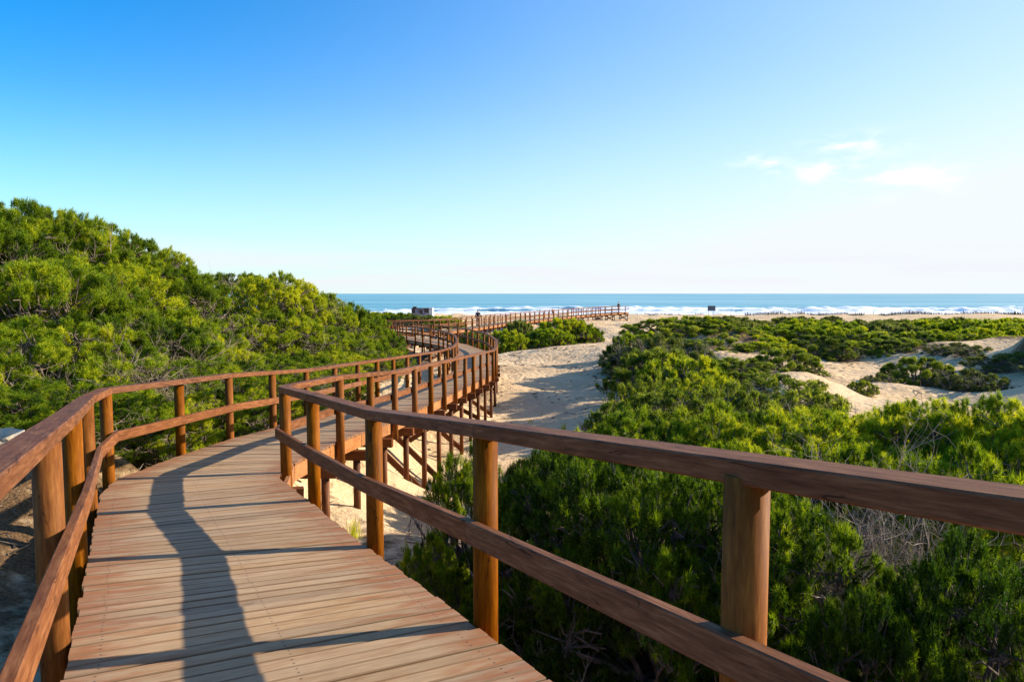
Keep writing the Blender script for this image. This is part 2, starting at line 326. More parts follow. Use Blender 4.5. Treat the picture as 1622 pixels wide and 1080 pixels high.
# ------------------------------------------------------------------ terrain
GP = [  # x, y, metres below camera
    (-3, -4, 1.9), (3, -4, 2.6), (-4, 1, 2.0), (-3.3, 4, 2.3), (-5.5, 7.8, 1.85), (-6, 5, 2.0), (-9, 3, 1.4), (-12, -3, 1.2), (8, -5, 2.8), (15, -3, 2.6), (1.2, 1.2, 2.9), (1.5, 3, 3.6), (0, 5, 3.9),
    (-1.0, 7.2, 3.8), (3, 5.5, 3.6), (5, 3, 3.3), (8, 5, 3.1), (12, 8, 3.0), (18, 9, 3.0), (-2, 9.2, 3.3), (-2.7, 11, 3.45), (-1.4, 12, 4.3), (.4, 13.5, 4.9), (-1, 18, 5.2), (-2, 22, 5.2), (0, 28, 5.1),
    (2, 20, 5.1), (1.3, 10, 4.0), (3, 9, 3.3), (3, 35, 4.9), (2, 45, 4.6), (5, 60, 4.3), (10, 90, 4.2), (-4.9, 11, 2.75), (-4.9, 14, 3.2), (-4.8, 20, 3.9), (-4.0, 26, 4.4), (-3, 33, 4.8), (-3, 40, 4.8), (-6, 44, 4.8),
    (-7, 12, 2.2), (-7, 18, 2.4), (-7.5, 25, 2.9), (-6.5, 33, 3.7), (-8, 42, 3.9), (-12, 50, 3.9), (-7, 58, 4.75), (-12, 63, 4.6), (-20, 60, 4.2),
    (-10, 11, 1.4), (-12, 17, .9), (-14, 24, .6), (-13, 32, 1.2), (-13, 40, 2.4), (-20, 15, .0), (-24, 25, -.3), (-24, 38, 1.2), (-35, 30, .0), (-40, 60, 3.5), (-30, 0, .8), (-60, 20, .5), (-60, 60, 3.5),
    (6, 9, 3.1), (6, 13, 3.5), (10, 13, 2.9), (14, 14, 2.9), (5, 17, 3.9), (8, 18, 3.0), (5.5, 22, 4.1), (9, 24, 2.8), (6.5, 30, 3.8), (10, 33, 2.5), (7.5, 40, 3.5), (12, 42, 2.4), (9, 52, 3.8), (16, 50, 3.8),
    (13, 21, 3.3), (18, 21, 3.6), (14, 26, 3.6), (20, 27, 3.6), (17, 33, 3.8), (25, 29, 3.6), (24, 36, 2.7), (30, 37, 2.3), (21, 42, 3.8), (30, 44, 3.7), (26, 52, 4.0), (40, 42, 3.7), (35, 55, 4.1), (15, 24, 4.0), (14, 21.5, 3.8), (3, 13, 3.6), (4, 15, 3.5), (50, 50, 3.9), (70, 50, 3.2),
    (18, 60, 4.4), (28, 66, 4.4), (45, 66, 4.3), (60, 70, 3.8), (15, 75, 4.2), (30, 85, 4.2), (50, 90, 4.1), (80, 90, 4.0), (0, 75, 4.6), (-10, 80, 4.6), (-30, 85, 4.5), (-60, 90, 4.4), (110, 60, 3.4), (-110, 60, 3.0), (40, 15, 2.9), (60, 0, 2.8), (30, 0, 2.8),
    (0, 110, 4.7), (20, 112, 4.35), (40, 115, 4.3), (-30, 115, 4.8), (70, 115, 4.2), (-70, 115, 4.6), (110, 115, 4.2), (-120, 115, 4.5)]
GP += [(4, 24, 4.65), (4.2, 30, 4.5), (4.5, 36, 4.4), (4.8, 42, 4.3), (3.2, 18, 4.6), (23.3, 26, 1.3), (24, 30, 1.2), (23, 22.5, 1.6), (27, 30, 1.0), (26, 25, 1.2), (31, 34, .9), (29, 21, 1.4), (17.5, 28.5, 4.0), (21, 31, 3.6), (14, 108, 3.95), (18, 113, 3.9), (22, 118, 3.95), (8, 100, 4.2)]  # includes an unseen ridge on the right, added to shade the sand hollow
GP = np.array(GP, float)
def vnoise(x, y, seed=0):
    """smooth value noise"""
    xi = np.floor(x).astype(int); yi = np.floor(y).astype(int); fx = x - xi; fy = y - yi
    fx = fx * fx * (3 - 2 * fx); fy = fy * fy * (3 - 2 * fy)
    def h(a, b):
        n = (a * 374761393 + b * 668265263 + seed * 974634777) & 0x7fffffff
        n = ((n ^ (n >> 13)) * 1274126177) & 0x7fffffff
        return ((n ^ (n >> 16)) & 0xffff) / 65535.0
    return (h(xi, yi) * (1 - fx) + h(xi + 1, yi) * fx) * (1 - fy) + (h(xi, yi + 1) * (1 - fx) + h(xi + 1, yi + 1) * fx) * fy
def fbm(x, y, o=4, seed=0):
    s = 0; a = .5
    for i in range(o): s = s + a * (vnoise(x * 2 ** i, y * 2 ** i, seed + i) - .5); a *= .5
    return s
PC = []
for w in (W1, W4):
    t = 0
    while t < w.len:
        r_, l_ = w.at(t); c_ = (r_ + l_) / 2; PC.append((c_.x, c_.y, c_.z)); t += .8
PC = np.array(PC)
def ground(x, y):
    x = np.atleast_1d(np.asarray(x, float)); y = np.atleast_1d(np.asarray(y, float)); out = np.empty(len(x))
    for k in range(0, len(x), 20000):
        X = x[k:k + 20000]; Y = y[k:k + 20000]
        dx = X[:, None] - GP[None, :, 0]; dy = Y[:, None] - GP[None, :, 1]
        sc = 1.0 / (1 + .06 * np.hypot(GP[:, 0], GP[:, 1]))
        d2 = (dx * dx + dy * dy) * (sc * sc)[None] + .10
        w = d2 ** -2.0
        H = (w * GP[None, :, 2]).sum(1) / w.sum(1)
        far = np.clip((Y - 95) / 40, 0, 1); far = far * far * (3 - 2 * far)
        crest = 4.55 + .25 * fbm(X * .05, Y * .05, 3, 9)
        H = H * (1 - far) + crest * far
        beach = np.clip((Y - 146) / 84, 0, 1)
        H = H + (7.0 - crest) * (beach ** .75) * 1.0
        H = H + np.clip(Y - 232, 0, 200) * .04
        r = np.hypot(X, Y)
        cor = 1 - .8 * np.exp(-((X - 1.2 - .045 * Y) / 3.4) ** 2) * np.clip((Y - 9) / 5, 0, 1) * np.clip((75 - Y) / 15, 0, 1)
        H = H - cor * fbm(X * .45, Y * .45, 4, 3) * np.clip(.35 + r * .012, 0, .9) * (1 - beach) - cor * fbm(X * .12, Y * .12, 3, 5) * np.clip(r * .02, 0, 1.2) * (1 - beach)
        z = CZ - H
        # keep the sand below the deck
        dd = np.hypot(X[:, None] - PC[None, :, 0], Y[:, None] - PC[None, :, 1]); j = dd.argmin(1); dm = dd[np.arange(len(X)), j]
        lim = PC[j, 2] - .33 + np.clip(dm - 1.15, 0, 50) * 1.1
        z = np.minimum(z, lim)
        out[k:k + 20000] = z
    return out
def gz(x, y): return float(ground([x], [y])[0])

def axis(segs):
    out = []
    for a, b, st in segs: out.append(np.arange(a, b, st))
    return np.concatenate(out)
def spread(lo, hi, near, g):
    a = [0.0]; s = near
    while a[-1] < hi: a.append(a[-1] + s); s *= g
    b = [0.0]; s = near
    while b[-1] > lo: b.append(b[-1] - s); s *= g
    return np.array(sorted(set(b + a)))
gx = spread(-2500, 2500, .22, 1.022)
gy = np.concatenate([np.arange(-400, -20, 20.), np.arange(-20, 0, .8), np.arange(0, 12, .2), np.arange(12, 40, .28), np.arange(40, 100, .5), np.arange(100, 270, 1.2)])
GX, GY = np.meshgrid(gx, gy); 
GZ = ground(GX.ravel(), GY.ravel())
nx, ny = len(gx), len(gy)
ii = (np.arange(ny - 1)[:, None] * nx + np.arange(nx - 1)[None]).ravel()
quads = np.stack([ii, ii + 1, ii + nx + 1, ii + nx], 1)

# ------------------------------------------------------------------ vegetation prototypes
def tuft_cloud(P, A, S, T, n_needle, spread_, width, lenj=.35):
    """P points, A axes, S tuft radius, T tint; every needle is one thin triangle"""
    m = len(P)
    # random direction in a cone around A
    D = rng.normal(size=(m, n_needle, 3)); D /= np.linalg.norm(D, axis=2, keepdims=True)
    D = A[:, None] * 1.0 + D * spread_; D /= np.linalg.norm(D, axis=2, keepdims=True)
    ln = S[:, None] * (1 - lenj * rng.random((m, n_needle)))
    side = np.cross(D, rng.normal(size=(m, n_needle, 3))); side /= np.linalg.norm(side, axis=2, keepdims=True) + 1e-9
    off = A[:, None] * (rng.random((m, n_needle, 1)) - .8) * S[:, None, None] * .8
    B = P[:, None] + off
    w = width * (.7 + .6 * rng.random((m, n_needle, 1)))
    v0 = B - side * w; v1 = B + side * w; v2 = B + D * ln[..., None]
    V = np.stack([v0, v1, v2], 2).reshape(-1, 3)
    t = (T[:, None] + rng.normal(size=(m, n_needle)) * .10)
    tt = np.stack([t - .12, t - .12, t + .10], 2).reshape(-1)
    tris = np.arange(len(V)).reshape(-1, 3)
    return V, tris, tt

def tubes(segs, n=5):
    """segs: list of (p0, p1, r0, r1)"""
    P0 = np.array([s[0] for s in segs]); P1 = np.array([s[1] for s in segs]); r0 = np.array([s[2] for s in segs]); r1 = np.array([s[3] for s in segs])
    d = P1 - P0; d /= np.linalg.norm(d, axis=1, keepdims=True) + 1e-9
    ref = np.where(np.abs(d[:, 2:3]) > .9, [[1., 0, 0]], [[0, 0, 1.]]); a = np.cross(d, ref); a /= np.linalg.norm(a, axis=1, keepdims=True); b = np.cross(d, a)
    th = np.arange(n) * 2 * math.pi / n
    ring = a[:, None] * np.cos(th)[None, :, None] + b[:, None] * np.sin(th)[None, :, None]
    A_ = P0[:, None] + ring * r0[:, None, None]; B_ = P1[:, None] + ring * r1[:, None, None]
    V = np.concatenate([A_, B_], 1).reshape(-1, 3)
    base = np.arange(len(segs))[:, None, None] * 2 * n; i = np.arange(n); j = (i + 1) % n
    q = np.stack([i, j, j + n, i + n], 1)[None] + base
    return V, q.reshape(-1, 4)

def curve_segs(p, q, r0, r1, k=4, wob=.12, sag=0.0):
    p = np.array(p, float); q = np.array(q, float); Ln = np.linalg.norm(q - p); pts = [p]
    for i in range(1, k + 1):
        f = i / k; c = p + (q - p) * f
        if i < k: c = c + rng.normal(size=3) * wob * Ln / k
        c[2] += sag * math.sin(f * math.pi) * Ln
        pts.append(c)
    rr = [r0 + (r1 - r0) * i / k for i in range(k + 1)]
    return [(pts[i], pts[i + 1], rr[i], rr[i + 1]) for i in range(k)]

def twig_tangle(p, d, ln, r, depth, out):
    p = np.array(p, float); d = np.array(d, float); d /= np.linalg.norm(d)
    k = 3; cur = p
    for i in range(k):
        d = d + rng.normal(size=3) * .22; d[2] += .04; d /= np.linalg.norm(d)
        nx_ = cur + d * ln / k; out.append((cur, nx_, r * (1 - .25 * i), r * (1 - .25 * (i + 1)))); cur = nx_
        if depth > 0 and i >= 0:
            for _ in range(rng.integers(1, 3)):
                s = d + rng.normal(size=3) * .75; twig_tangle(cur, s, ln * rng.uniform(.5, .75), r * .55, depth - 1, out)

def make_proto(kind, r, h, lobes, dens, tuft, needles, width, spread_, mat, seed, bare=0.0, tshift=0.0, flat=.8, fill=.36, dead=0, trunk=True, spn=20, spk=.58, lobe_r=(.28, .48)):
    """crown of lobes; returns (trunk mesh, crown mesh, dead twig mesh or None)"""
    global rng
    rng = np.random.default_rng(seed)
    cs = []
    for i in range(lobes):
        a = i * 2.399963 + rng.uniform(-.4, .4); q = math.sqrt((i + .5) / lobes) * rng.uniform(.85, 1.05)
        lr = rng.uniform(*lobe_r) * r
        rad = q * (r - lr * .55)
        top = h * (1 - .62 * (rad / r) ** 2.0)
        cz = max(top - lr * flat, lr * .35)
        cs.append((rad * math.cos(a), rad * math.sin(a), cz, lr, rng.uniform(-.12, .12)))
        if rad > .45 * r:                      # a lower lobe closes the skirt
            lr2 = lr * rng.uniform(.75, 1.0); cs.append((rad * 1.08 * math.cos(a + .3), rad * 1.08 * math.sin(a + .3), max(cz * .42, lr2 * .3), lr2, rng.uniform(-.2, .05)))
    C = np.array(cs)
    Ps = []; As = []; Ts = []; Ss = []
    for i, (x, y, z, lr, tl) in enumerate(cs):
        n = int(dens * 4 * math.pi * lr * lr * .75)
        D = rng.normal(size=(n, 3)); D /= np.linalg.norm(D, axis=1, keepdims=True); D[:, 2] = np.where(D[:, 2] < -.35, -D[:, 2], D[:, 2])
        deep = np.where(rng.random(n) < fill, rng.uniform(.45, .95, n), rng.uniform(.93, 1.10, n))
        # bumps in the lobe outline: twig ends gather into sprays
        spray = rng.normal(size=(max(5, n // spn), 3)); spray /= np.linalg.norm(spray, axis=1, keepdims=True)
        near = (D @ spray.T).max(1); jj = (D @ spray.T).argmax(1)
        D2 = D + (spray[jj] - D) * spk; D2 /= np.linalg.norm(D2, axis=1, keepdims=True)
        rr = lr * deep * (.92 + .16 * (near > np.quantile(near, .4)) * rng.random(n))
        P = np.array([x, y, z]) + D2 * rr[:, None] * np.array([1, 1, flat])
        dd = np.linalg.norm((P[:, None] - C[None, :, :3]) / np.array([1, 1, flat]), axis=2) / C[None, :, 3]
        dd[:, i] = 9
        keep = (dd.min(1) > .72) & (P[:, 2] > .02 * h)
        if bare > 0:
            keep &= ~((vnoise(P[:, 0] * 1.3 / r + 20, P[:, 1] * 1.3 / r + P[:, 2] * 2 / h + 20, seed) > 1 - bare) & (P[:, 2] < .62 * h))
        P = P[keep]; D2 = D2[keep]; jj = jj[keep]; dp = deep[keep]
        A = D2 * np.array([1, 1, .7]) + np.array([0, 0, .55]) + rng.normal(size=(len(P), 3)) * .25; A /= np.linalg.norm(A, axis=1, keepdims=True)
        st = rng.uniform(-.16, .16, len(spray))[jj]
        Ps.append(P); As.append(A); Ts.append(.46 + tl + st + rng.normal(size=len(P)) * .10 + tshift); Ss.append(tuft * rng.uniform(.75, 1.2, len(P)))
    P = np.concatenate(Ps); A = np.concatenate(As); T = np.concatenate(Ts); S = np.concatenate(Ss)
    V, tris, tt = tuft_cloud(P, A, S, T, needles, spread_, width)
    crown = tri_mesh(kind + '_crown', V, tris, mat, attrs={'tint': tt})
    # trunk and limbs
    segs = []; tr = max(.02, .035 * r)
    fork = np.array([.04 * r, 0, .16 * h]); segs += curve_segs((0, 0, -.35), fork, tr * 1.5, tr * 1.15, 3, .1)
    for (x, y, z, lr, _) in cs:
        c = np.array([x, y, z]); mid = fork + (c - fork) * .55 + np.array([0, 0, -.04 * h]) + rng.normal(size=3) * .05 * r
        segs += curve_segs(fork, mid, tr * .7, tr * .4, 3, .15); segs += curve_segs(mid, c, tr * .4, tr * .22, 3, .15)
        for _ in range(7):
            e = rng.normal(size=3); e /= np.linalg.norm(e); e[2] = abs(e[2]) * .8
            segs += curve_segs(c - e * lr * .2, c + e * lr * .92 * np.array([1, 1, flat]), tr * .2, tr * .07, 3, .25)
    # short twigs that carry the outer tufts
    pick = rng.choice(len(P), min(len(P), 500), replace=False)
    for k in pick:
        segs.append((P[k] - A[k] * S[k] * 2.2 + rng.normal(size=3) * .02, P[k], tr * .08 + .002, .0015))
    Vt, qt = tubes(segs); trunk_me = tri_mesh(kind + '_trunk', Vt, qt, BARK, smooth=True)
    dead_me = None
    if dead:
        out = []
        for _ in range(dead):
            a = rng.uniform(0, 2 * math.pi); q = rng.uniform(.35, .85) * r
            st_ = (q * math.cos(a), q * math.sin(a), rng.uniform(.1, .45) * h); out += curve_segs(fork, st_, .018, .012, 4, .2)
            twig_tangle(st_, (math.cos(a) * .8, math.sin(a) * .8, rng.uniform(-.1, .9)), rng.uniform(.22, .40) * r * .8, .013, 2, out)
        Vd, qd = tubes(out, 4); dead_me = tri_mesh(kind + '_dead', Vd, qd, DEAD)
    return trunk_me, crown, dead_me, r, h

PR = {}
PR['bigA'] = make_proto('pine', 3.0, 2.7, 26, 62, .115, 28, .0055, 1.7, PINE, 11, bare=.30, dead=34, lobe_r=(.17, .30))
PR['bigB'] = make_proto('pine', 3.0, 2.6, 28, 60, .110, 28, .0055, 1.7, PINE, 12, bare=.10, dead=6, tshift=.10, lobe_r=(.17, .29))
PR['bigC'] = make_proto('pine', 2.8, 2.3, 22, 60, .115, 28, .0055, 1.7, PINE, 13, bare=.2, dead=16, tshift=.0, lobe_r=(.18, .31))
PR['nearA'] = make_proto('pine', 1.5, 1.7, 20, 150, .062, 44, .0026, 1.8, PINE, 21, bare=.18, dead=6, tshift=.12, lobe_r=(.17, .32), spn=11, spk=.5)
PR['nearB'] = make_proto('pine', 1.5, 1.5, 19, 150, .058, 44, .0026, 1.8, PINE, 22, bare=.10, dead=2, tshift=.05, lobe_r=(.17, .32), spn=11, spk=.5)
PR['nearC'] = make_proto('pine', 1.2, 1.2, 15, 160, .058, 44, .0024, 1.8, PINE, 23, bare=.25, dead=12, tshift=.10, lobe_r=(.18, .34), spn=11, spk=.5)
PR['nearShade'] = make_proto('pine', 1.5, 1.6, 20, 150, .060, 44, .0026, 1.8, PINE, 24, bare=.25, dead=14, tshift=-.20, lobe_r=(.17, .32), spn=11, spk=.5)  # darker needle tint paints the shade under the handrail into these crowns
PR['scrA'] = make_proto('shrub', 1.3, 1.1, 14, 130, .060, 22, .0050, 1.4, SCRUB, 31, bare=.1, dead=7, lobe_r=(.18, .36))
PR['scrB'] = make_proto('shrub', 1.3, 1.0, 16, 120, .060, 22, .0050, 1.4, SCRUB, 32, bare=.2, dead=10, tshift=-.05, lobe_r=(.18, .36))
PR['midA'] = make_proto('shrub', 2.3, 1.6, 24, 48, .13, 22, .010, 1.4, SCRUB, 41, bare=.08, dead=4, tshift=-.1, lobe_r=(.14, .28))
PR['midB'] = make_proto('shrub', 2.3, 1.5, 26, 48, .12, 22, .010, 1.4, PINE, 42, bare=.08, dead=4, tshift=.1, lobe_r=(.14, .28))
PR['olvA'] = make_proto('shrub', 2.2, 1.3, 22, 44, .12, 22, .009, 1.4, OLIVE, 43, bare=.25, dead=30, lobe_r=(.14, .28))
PR['farA'] = make_proto('shrub', 3.2, 1.7, 28, 17, .22, 20, .022, 1.4, PINE, 51, bare=0, tshift=.04, lobe_r=(.12, .26))
PR['farB'] = make_proto('shrub', 3.2, 1.6, 30, 17, .22, 20, .022, 1.4, OLIVE, 52, bare=0, tshift=.1, lobe_r=(.12, .26))
rng = np.random.default_rng(99)

PLANTED = []
def plant(proto, u, vtop, d, rad, label, group=None, cat='pine', stretch=1.0, minh=.5, base=None, name='pine_tree'):
    """a tree or shrub seen at pixel column u with its top at row vtop, d metres ahead"""
    x, y, zt = unproj(u, vtop, d)
    for _ in range(30):                       # keep crowns off the deck
        dd = np.hypot(PC[:, 0] - x, PC[:, 1] - y); j = dd.argmin(); need = 1.12 + rad * .92
        if dd[j] > need: break
        x += (x - PC[j, 0]) / dd[j] * .1; y += (y - PC[j, 1]) / dd[j] * .1
    zb = gz(x, y) if base is None else base
    t, c, dm, r0, h0 = PR[proto]
    hgt = max(minh, zt - zb, .62 * h0 * rad / r0); zb = min(zb, zt - hgt)
    o = empty(name, (x, y, zb - .05), random.uniform(0, 6.28))
    s = rad / r0; sz = (hgt + .05) / h0
    if sz > 2.6 * s: s = sz / 2.6
    o.scale = (s * stretch, s, sz)
    tag(o, label, cat, group)
    link('trunk', t, o); link('crown' , c, o)
    if dm: link('dead_branches', dm, o)
    PLANTED.append((x, y, s * r0))
    return o

GH = 'wind shaped pines on the dune left of the boardwalk'
PL = [
 # ---- the hill left of the boardwalk
 ('bigA', 20, 312, 19.0, 3.2, 'tallest pine at the far left, its top the highest point of the green hill'),
 ('bigC', -75, 330, 17.0, 3.0, 'pine on the hill cut off by the left edge of the photograph'),
 ('bigB', 105, 332, 20.5, 2.9, 'pine on the shoulder just right of the highest hill top'),
 ('bigB', 190, 372, 20.0, 2.8, 'bright green pine halfway down the hill skyline, tufts standing out against the sky'),
 ('bigA', 245, 412, 19.5, 2.6, 'yellow green pine with bare grey twigs under its crown, low on the first hill slope'),
 ('bigC', 378, 428, 34.0, 2.5, 'dark pine on the left top of the second hump'),
 ('bigB', 430, 430, 30.0, 2.8, 'pine on the right top of the second hump, twigs poking into the sky'),
 ('bigB', 485, 455, 32.0, 2.8, 'pine on the seaward slope below the second hump'),
 ('bigC', 532, 474, 36.0, 2.8, 'rounded pine where the hill skyline meets the sea'),
 ('bigB', 568, 492, 39.0, 2.5, 'low pine at the right foot of the hill in front of the surf'),
 ('bigC', 594, 516, 40.0, 2.0, 'last pine of the hill beside the left bend of the far boardwalk'),
 ('bigC', 25, 400, 13.5, 2.7, 'dark pine at the left edge with deep shade between its branches'),
 ('bigB', 120, 405, 15.5, 2.6, 'bright tufted pine in the middle of the left slope'),
 ('bigA', 60, 500, 11.0, 2.3, 'shaded pine behind the near left handrail with bare branches low down'),
 ('bigA', 175, 480, 13.5, 2.2, 'pine with a tangle of pale dead branches in the middle of the left slope'),
 ('bigA', 262, 492, 16.0, 2.2, 'half bare pine with a curtain of grey twigs beside the dark gap'),
 ('bigC', 372, 505, 30.0, 2.2, 'dark pine in the hollow below the second hump'),
 ('bigB', 425, 490, 25.0, 2.6, 'green pine in the middle of the second hump'),
 ('bigB', 500, 512, 28.0, 2.4, 'pine low on the second hump above the left handrail'),
 ('bigC', 560, 530, 32.0, 2.2, 'pine at the hill foot above the joint of the left handrail'),
 ('bigB', 600, 548, 34.0, 1.8, 'small pine at the right end of the green slope beside the far deck'),
 ('nearB', 205, 572, 12.2, 1.7, 'low bright green pine directly behind the bend of the left handrail'),
 ('nearA', 285, 570, 13.2, 1.8, 'low pine in vivid green behind the first long span of the left handrail'),
 ('nearB', 350, 566, 15.5, 1.8, 'low pine above the second post of the left handrail span'),
 ('nearA', 412, 562, 17.5, 1.8, 'low pine above the end of the near right handrail'),
 ('nearB', 470, 556, 20.0, 1.8, 'low pine in the row behind the left handrail, middle of the straight ramp'),
 ('nearA', 530, 556, 23.5, 1.7, 'low pine in the row behind the left handrail, near its far end'),
 ('nearC', 320, 612, 10.6, 1.25, 'small pine seen between the rails beside the deck edge, left of the second post'),
 ('nearC', 225, 622, 9.6, 1.2, 'small dark pine under the left handrail in the corner of the bend'),
 ('nearC', 400, 612, 12.8, 1.1, 'small sunlit pine touching the deck edge where the ramp begins'),
 ('nearC', 470, 606, 16.0, 1.2, 'small pine seen through the gap between both handrails'),
 ('nearC', 545, 590, 21.0, 1.2, 'small pine seen through the handrails at the far part of the ramp'),
 ('nearB', 120, 600, 9.0, 1.4, 'shaded low pine behind the curved part of the left handrail'),
 ('nearC', 30, 610, 8.8, 1.3, 'low dark pine at the left edge above the pale rock'),
]
for p in PL: plant(*p, group=GH)
GR = 'pines and shrubs on the dunes right of the boardwalk'
PRt = [
 # ---- close on the right, behind and under the near handrail
 ('nearShade', 905, 708, 6.8, 1.15, 'dark green pine right behind the post at the centre of the photograph', 'pine'),
 ('nearShade', 985, 722, 6.0, 1.35, 'pine under the near handrail between the two big posts', 'pine'),
 ('nearShade', 1085, 740, 5.4, 1.25, 'deeply shaded pine just left of the nearest right post', 'pine'),
 ('nearShade', 1240, 770, 5.0, 1.1, 'thin pine with bare twigs right beside the nearest right post', 'pine'),
 ('nearShade', 1560, 860, 3.9, .95, 'dark pine filling the lower right corner', 'pine'),
 ('nearShade', 1400, 935, 3.7, .75, 'low dark pine below the bare bush, right of the nearest post', 'pine'),
 ('nearA', 1020, 645, 9.5, 1.6, 'pine with fresh green tips above the middle of the near handrail', 'pine'),
 ('nearB', 1150, 640, 9.0, 1.5, 'dense dark green pine above the handrail in front of the yellow bush', 'pine'),
 ('nearA', 1270, 645, 8.4, 1.5, 'tufted pine above the right part of the near handrail', 'pine'),
 ('nearC', 1385, 640, 8.6, 1.5, 'bright pine in front of the shaded sand hollow', 'pine'),
 ('nearA', 1490, 632, 8.2, 1.4, 'sunlit yellow tipped pine near the right edge', 'pine'),
 ('nearB', 1600, 625, 7.6, 1.4, 'tall tufted pine cut by the right edge above the handrail', 'pine'),
 ('nearA', 1690, 640, 7.0, 1.4, 'pine just beyond the right edge', 'pine'),
 ('nearB', 1330, 700, 6.8, 1.2, 'pine behind the bare bush, under the near handrail', 'pine'),
 ('nearC', 1520, 700, 6.2, 1.2, 'pine with upright candles close behind the right end of the handrail', 'pine'),
 ('nearA', 1180, 700, 7.2, 1.3, 'pine right above the handrail at the nearest right post', 'pine'),
 ('scrA', 930, 675, 12.0, 1.3, 'pale green soft shrub at the edge of the sand path, nearest to the handrail', 'shrub'),
 ('scrB', 1000, 632, 14.0, 1.4, 'light green shrub with thin upright twigs beside the sand path', 'shrub'),
 ('scrA', 1060, 612, 14.5, 1.7, 'yellow green shrub with orange tips in the centre of the right side', 'shrub'),
 ('scrB', 1150, 606, 15.0, 1.6, 'feathery green shrub behind the dark pine cluster', 'shrub'),
 ('scrA', 1035, 588, 19.0, 1.5, 'rounded yellow shrub where the sand path narrows', 'shrub'),
 ('nearB', 1110, 590, 17.5, 1.6, 'dark dome of pine behind the yellow green shrub', 'pine'),
 ('scrB', 1235, 590, 18.0, 1.7, 'olive shrub at the left rim of the shaded sand hollow', 'shrub'),
 ('scrA', 1285, 612, 16.0, 1.2, 'low shrub reaching into the sand hollow from the left', 'shrub'),
 ('midA', 1040, 550, 27.0, 2.3, 'large shrub on the near end of the long green ridge by the path', 'shrub'),
 ('midB', 1085, 560, 24.0, 2.2, 'bright domed bush on the near slope of the long green ridge', 'shrub'),
 ('midA', 1160, 566, 25.0, 2.1, 'bush at the right foot of the long green ridge', 'shrub'),
 ('olvA', 1050, 530, 32.0, 2.4, 'greyish brown half bare bush on the slope of the long green ridge', 'shrub'),
 ('midB', 1012, 524, 37.0, 2.0, 'dark bush on the path side of the long green ridge', 'shrub'),
 ('midA', 1055, 503, 43.0, 2.6, 'bush forming the left half of the ridge top', 'shrub'),
 ('midB', 1100, 499, 44.0, 2.4, 'highest bush of the ridge, just below the surf line and the beach sign', 'shrub'),
 ('midA', 1150, 513, 42.0, 2.6, 'bush on the seaward shoulder right of the ridge top', 'shrub'),
 ('midA', 1125, 535, 34.0, 2.5, 'bush in the middle of the right hand slope of the ridge', 'shrub'),
 ('midB', 1195, 528, 40.0, 2.6, 'dark bush in the valley right of the ridge', 'shrub'),
 ('midA', 1245, 552, 29.0, 1.6, 'small rounded bush standing alone in the dark valley', 'shrub'),
 ('farA', 1235, 515, 50.0, 3.0, 'long dark bush behind the valley, below the small bright sand patch', 'shrub'),
 ('midB', 1290, 512, 46.0, 2.8, 'broad dark bush in the middle distance at the head of the valley', 'shrub'),
 ('midB', 1345, 516, 44.0, 2.7, 'broad bush in front of the pale far dunes, left of the bright green hummock', 'shrub'),
 ('midA', 1365, 543, 39.0, 2.0, 'light green bush along the upper rim of the shaded hollow', 'shrub'),
 ('midA', 1425, 535, 38.0, 2.4, 'sunlit bush sloping down to the shaded hollow', 'shrub'),
 ('midB', 1480, 522, 41.0, 2.5, 'dark bush on the dune crest right of the sunlit slope', 'shrub'),
 ('farB', 1410, 510, 54.0, 3.0, 'flat olive bush against the pale far dunes', 'shrub'),
 ('midB', 1550, 518, 42.0, 2.1, 'bright green rounded bush on the bare dune at the right', 'shrub'),
 ('farA', 1530, 506, 52.0, 3.0, 'dark tall bush on the right skyline of the dunes', 'shrub'),
 ('farA', 1600, 512, 47.0, 2.8, 'dark bush on the dune skyline at the right edge', 'shrub'),
 ('midA', 1455, 564, 28.5, 1.5, 'green dome shaped bush standing in the shaded sand hollow', 'shrub'),
 ('olvA', 1398, 592, 27.5, .8, 'bare grey brown bush on the left flank of the dome shaped bush', 'shrub'),
 ('olvA', 1540, 585, 26.5, 1.5, 'low grey green bush spreading to the right of the dome shaped bush', 'shrub'),
 ('midA', 1366, 602, 24.0, .55, 'tiny green tuft bush alone on the sand of the hollow', 'shrub'),
 ('olvA', 1610, 558, 30.0, 1.9, 'grey bush climbing the dune at the right edge', 'shrub'),
 ('olvA', 1520, 543, 35.0, 1.6, 'brownish bush on the crest of the bare dune', 'shrub'),
 ('midB', 895, 502, 62.0, 3.0, 'dark green bush between the far boardwalk and the sand path', 'shrub'),
 ('farA', 868, 520, 58.0, 2.6, 'bush left beside the dark green one in front of the far boardwalk', 'shrub'),
 ('farA', 925, 512, 62.0, 2.0, 'smaller bush right beside the dark green one in front of the far boardwalk', 'shrub'),
 ('farB', 822, 506, 66.0, 1.8, 'small dark bush against the posts of the far boardwalk', 'shrub'),
 ('farA', 800, 522, 56.0, 2.2, 'low green bush behind the curve of the boardwalk', 'shrub'),
 ('farB', 750, 524, 60.0, 1.6, 'low bush enclosed by the curve of the far boardwalk', 'shrub'),
 ('nearShade', 852, 714, 8.6, 1.0, 'dark pine just right of the central post, next to the sand path', 'pine'),
 ('nearC', 742, 702, 8.4, .45, 'small pine sapling left of the post at the centre of the photograph', 'pine'),
 ('nearC', 680, 845, 7.0, .42, 'small dark plant in the shade under the deck edge', 'pine'),
]
for p in PRt: plant(*p[:4], p[4] * (1.1 if p[3] > 27 and p[1] > 950 else 1), p[5], group=GR, cat=p[6], name='pine_tree' if p[6] == 'pine' else 'shrub')
GM = 'low dune scrub in the middle distance on the right'
